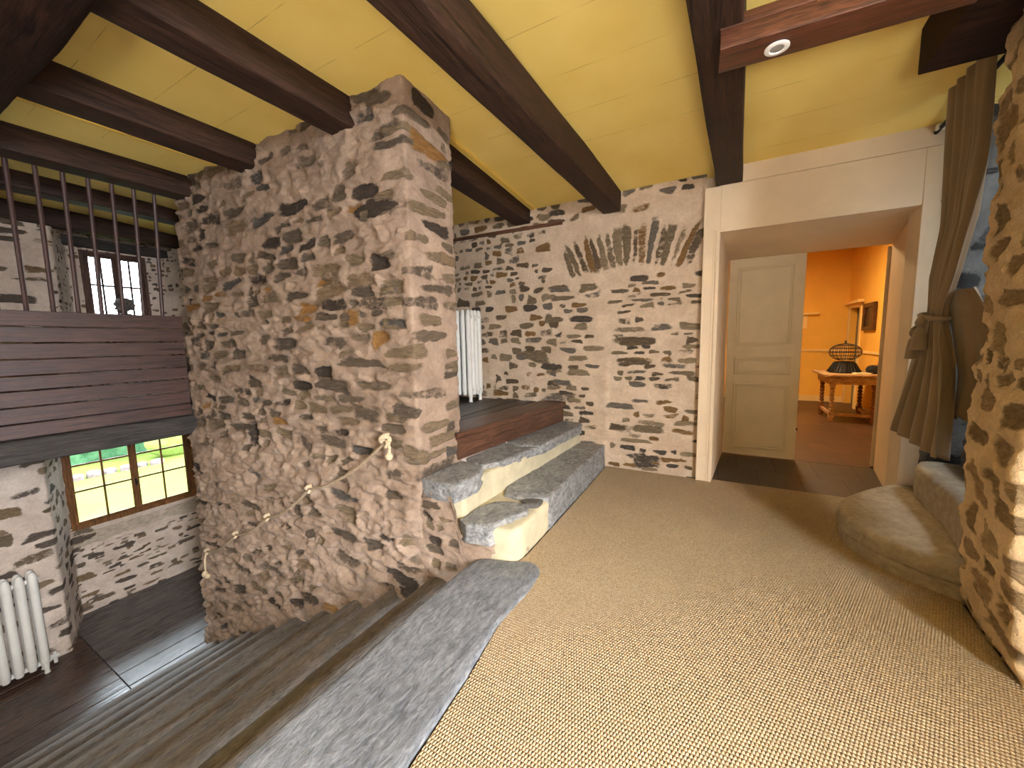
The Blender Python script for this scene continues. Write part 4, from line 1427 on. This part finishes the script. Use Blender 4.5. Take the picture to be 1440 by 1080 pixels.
# table
tb = thing('hall_table', (1.71, 8.0, 0.0), 'small wooden hall table with turned bobbin legs against the yellow wall', 'table')
m = MB()
m.box((1.34, 7.50, 0.725), (2.08, 8.50, 0.755))
m.obj('tabletop', M_TABLE, tb, smooth=False, bevel=0.006)
m = MB()
m.box((1.41, 7.585, 0.60), (2.04, 7.615, 0.725)).box((1.41, 8.385, 0.60), (2.04, 8.415, 0.725)).box((1.41, 7.6, 0.60), (1.44, 8.4, 0.725)).box((2.01, 7.6, 0.60), (2.04, 8.4, 0.725))
m.obj('apron', M_TABLE, tb, smooth=False, bevel=0.004)
for i, (x, y) in enumerate(((1.47, 7.64), (1.97, 7.64), (1.47, 8.36), (1.97, 8.36))):
    m = MB()
    m.box((x - 0.035, y - 0.035, 0.56), (x + 0.035, y + 0.035, 0.72)).box((x - 0.035, y - 0.035, 0.07), (x + 0.035, y + 0.035, 0.17))
    pr = [(0.02, 0.165)]
    for b in range(7):
        z = 0.175 + b * 0.055
        pr += [(0.020, z), (0.033, z + 0.018), (0.033, z + 0.034), (0.020, z + 0.053)]
    pr += [(0.022, 0.565)]
    m.lathe((x, y, 0), pr, 14)
    m.lathe((x, y, 0), [(0.02, 0.0), (0.034, 0.018), (0.03, 0.05), (0.02, 0.075)], 14)
    m.obj('leg', M_TABLE if i == 0 else M_TABLED, tb)
m = MB()
m.box((1.50, 7.62, 0.10), (1.94, 7.66, 0.145)).box((1.45, 7.67, 0.10), (1.49, 8.33, 0.145)).box((1.95, 7.67, 0.10), (1.99, 8.33, 0.145))
m.obj('stretcher', M_TABLE, tb, smooth=False, bevel=0.005)

# bird cage
bx, by, bz = 1.66, 7.98, 0.757
bc = thing('bird_cage', (bx, by, bz), 'dark domed bird cage with a fringed base, on the hall table', 'bird cage')
m = MB()
m.lathe((bx, by, bz), [(0.19, 0.0), (0.20, 0.012), (0.18, 0.03), (0.15, 0.10), (0.13, 0.16), (0.128, 0.175), (0.10, 0.175), (0.12, 0.12)], 24)
m.obj('base', M_CAGEB, bc)
m = MB()
rb = random.Random(8)
for k in range(26):
    a = 2 * PI * k / 26
    r0, r1 = 0.135, 0.205 + rb.uniform(-0.01, 0.012)
    m.tube([(bx + r0 * math.cos(a), by + r0 * math.sin(a), bz + 0.155), (bx + r1 * math.cos(a), by + r1 * math.sin(a), bz + 0.012)], [0.008, 0.013], 6)
o = m.obj('fringe', M_CAGEB, bc)
m = MB()
zc0, rx, rz = bz + 0.325, 0.205, 0.135
for k in range(22):
    a = 2 * PI * k / 22
    m.tube([(bx + rx * math.cos(e) * math.cos(a), by + rx * math.cos(e) * math.sin(a), zc0 + rz * math.sin(e)) for e in np.linspace(-1.2, 1.5, 13)], 0.0035, 5)
for e in (-0.9, -0.45, 0.0, 0.45, 0.9):
    m.tube([(bx + rx * math.cos(e) * math.cos(a), by + rx * math.cos(e) * math.sin(a), zc0 + rz * math.sin(e)) for a in np.linspace(0, 2 * PI, 33)], 0.005 if e == 0 else 0.0045, 5)
m.obj('dome', M_CAGE, bc)
m = MB()
m.lathe((bx, by, zc0 + rz), [(0.035, -0.012), (0.03, 0.004), (0.01, 0.012), (0.018, 0.03), (0.006, 0.045), (0.002, 0.06)], 12)
m.obj('finial', M_CAGE, bc)
m = MB()
m.tube([(bx - 0.17, by, zc0), (bx + 0.17, by, zc0)], 0.007, 6)
m.obj('perch', M_CAGE, bc)
# papers and ornament
rb = random.Random(2)
for k in range(3):
    m = MB()
    m.box((-0.10, -0.07, 0), (0.10, 0.07, 0.006))
    o = m.obj('leaflet', M_PAPER, None, smooth=False, origin=(0, 0, 0))
    o.location = (1.80 + 0.01 * k, 7.67 + 0.012 * k, 0.756 + 0.0065 * k)
    o.rotation_euler = (0, 0, 0.3 * k - 0.2)
    tag(o, ('flat pale leaflet at the bottom of the papers on the hall table', 'pale leaflet in the middle of the papers on the hall table', 'pale leaflet on top of the papers, by the bird cage')[k], 'leaflet', 'papers on the hall table', 'thing')
od = thing('ornament', (1.98, 7.82, 0.757), 'dark rounded ornament with an upright back, next to the bird cage', 'ornament')
m = MB()
m.lathe((1.97, 7.80, 0.757), [(0.06, 0.0), (0.085, 0.03), (0.09, 0.07), (0.07, 0.11), (0.03, 0.13)], 16)
m.obj('body', M_CAGEB, od)
m = MB()
m.tube([(2.04, 7.83, 0.757), (2.045, 7.84, 0.88), (2.06, 7.85, 0.97)], [0.03, 0.025, 0.008], 8)
m.obj('upright', M_CAGEB, od)
# framed picture
pf = thing('picture_frame', (HX - 0.03, 8.62, 1.42), 'dark wood framed picture hanging on the yellow hall wall', 'picture')
m = MB()
y0, y1, z0, z1 = 8.33, 8.93, 1.42, 1.88
m.box((HX - 0.05, y0, z0), (HX - 0.002, y0 + 0.10, z1)).box((HX - 0.05, y1 - 0.10, z0), (HX - 0.002, y1, z1)).box((HX - 0.05, y0 + 0.10, z0), (HX - 0.002, y1 - 0.10, z0 + 0.07)).box((HX - 0.05, y0 + 0.10, z1 - 0.07), (HX - 0.002, y1 - 0.10, z1))
m.obj('frame', M_FRAME, pf, smooth=False, bevel=0.008)
m = MB()
m.box((HX - 0.022, y0 + 0.09, z0 + 0.06), (HX - 0.012, y1 - 0.09, z1 - 0.06))
m.obj('picture_panel', M_PICT, pf, smooth=False)

# --- dried flower head on the loft window sill
df = thing('dried_flower_head', (-7.02, 2.09, 1.70), 'round dried flower head in a small pot on the loft window sill', 'dried flower')
m = MB()
m.lathe((-7.02, 2.09, 1.70), [(0.05, 0.0), (0.062, 0.05), (0.058, 0.11), (0.05, 0.12)], 14)
m.obj('pot', M_POT, df)
m = MB()
rb = random.Random(6)
for k in range(60):
    a, e = rb.uniform(0, 2 * PI), rb.uniform(-0.5, 1.5)
    r = 0.085 * rb.uniform(0.75, 1.05)
    m.ball((-7.02 + r * math.cos(e) * math.cos(a), 2.09 + r * 1.15 * math.cos(e) * math.sin(a), 1.92 + r * math.sin(e)), rb.uniform(0.018, 0.032), 7, 5)
m.ball((-7.02, 2.09, 1.92), 0.075, 12, 8)
m.obj('petals', M_DRY, df)
m = MB()
m.tube([(-7.02, 2.09, 1.80), (-7.02, 2.09, 1.88)], 0.02, 8)
m.obj('stem', M_POT, df)

# --- garden
m = MB()
m.box((-60, -40, -2.6), (-7.62, 60, -2.25))
tag(m.obj('lawn', M_LAWN, None, smooth=False, kind='structure'), None, None)


def bush(name, c, rx, ry, rz, mat, seed, label, cat, grp=None, kind='thing', n=60, mm=36):
    th = np.linspace(0, 2 * PI, n, endpoint=False)
    ph = np.linspace(0.02, PI - 0.02, mm)
    T, P_ = np.meshgrid(th, ph)
    d = np.stack([np.sin(P_) * np.cos(T), np.sin(P_) * np.sin(T), np.cos(P_)], -1)
    s = np.array([rx, ry, rz])
    q = d * s
    r = 1 + 0.45 * fbm(q[..., 0] * 1.1 + seed, q[..., 1] * 1.1, q[..., 2] * 1.1, 4, seed, 0.6)
    q = q * r[..., None] + np.array(c)
    q[..., 2] = np.maximum(q[..., 2], -2.3)
    F = [(i * n + k, i * n + (k + 1) % n, (i + 1) * n + (k + 1) % n, (i + 1) * n + k) for i in range(mm - 1) for k in range(n)]
    return tag(obj(name, q.reshape(-1, 3), F, mat, angle=0), label, cat, grp, kind)


bush('hedge', (-19.0, 6.0, -1.2), 1.6, 14.0, 2.3, M_HEDGE, 3, 'blurred green hedge behind the lawn, seen through the garden window', 'hedge', None, 'stuff', 200, 40)
bush('flowering_shrub', (-16.35, 5.7, -1.75), 0.40, 0.8, 0.55, M_SHRUB, 5, 'yellow green shrub in front of the hedge, seen through the garden window', 'shrub')
bush('garden_tree', (-24.0, 9.9, 0.9), 2.6, 2.6, 3.0, M_HEDGE, 9, 'pale green tree crown seen low in the loft window', 'tree')
rb = random.Random(12)
for k in range(9):
    x, y = -15.6 + rb.uniform(-0.1, 0.1), 2.2 + k * 0.34
    ol = [(x + 0.16 * math.cos(a) * rb.uniform(0.8, 1.2), y + 0.17 * math.sin(a) * rb.uniform(0.85, 1.1)) for a in np.linspace(0, 2 * PI, 9)[:-1]]
    V, F = stone_slab(ol, -2.27, -2.27 + rb.uniform(0.10, 0.20), 70 + k, 40, 0.02, 0.02, 0.05)
    tag(obj('border_stone', V, F, M_BORDER), 'pale stone of the low border in front of the garden hedge', 'border stone', 'border stones by the hedge', 'thing')
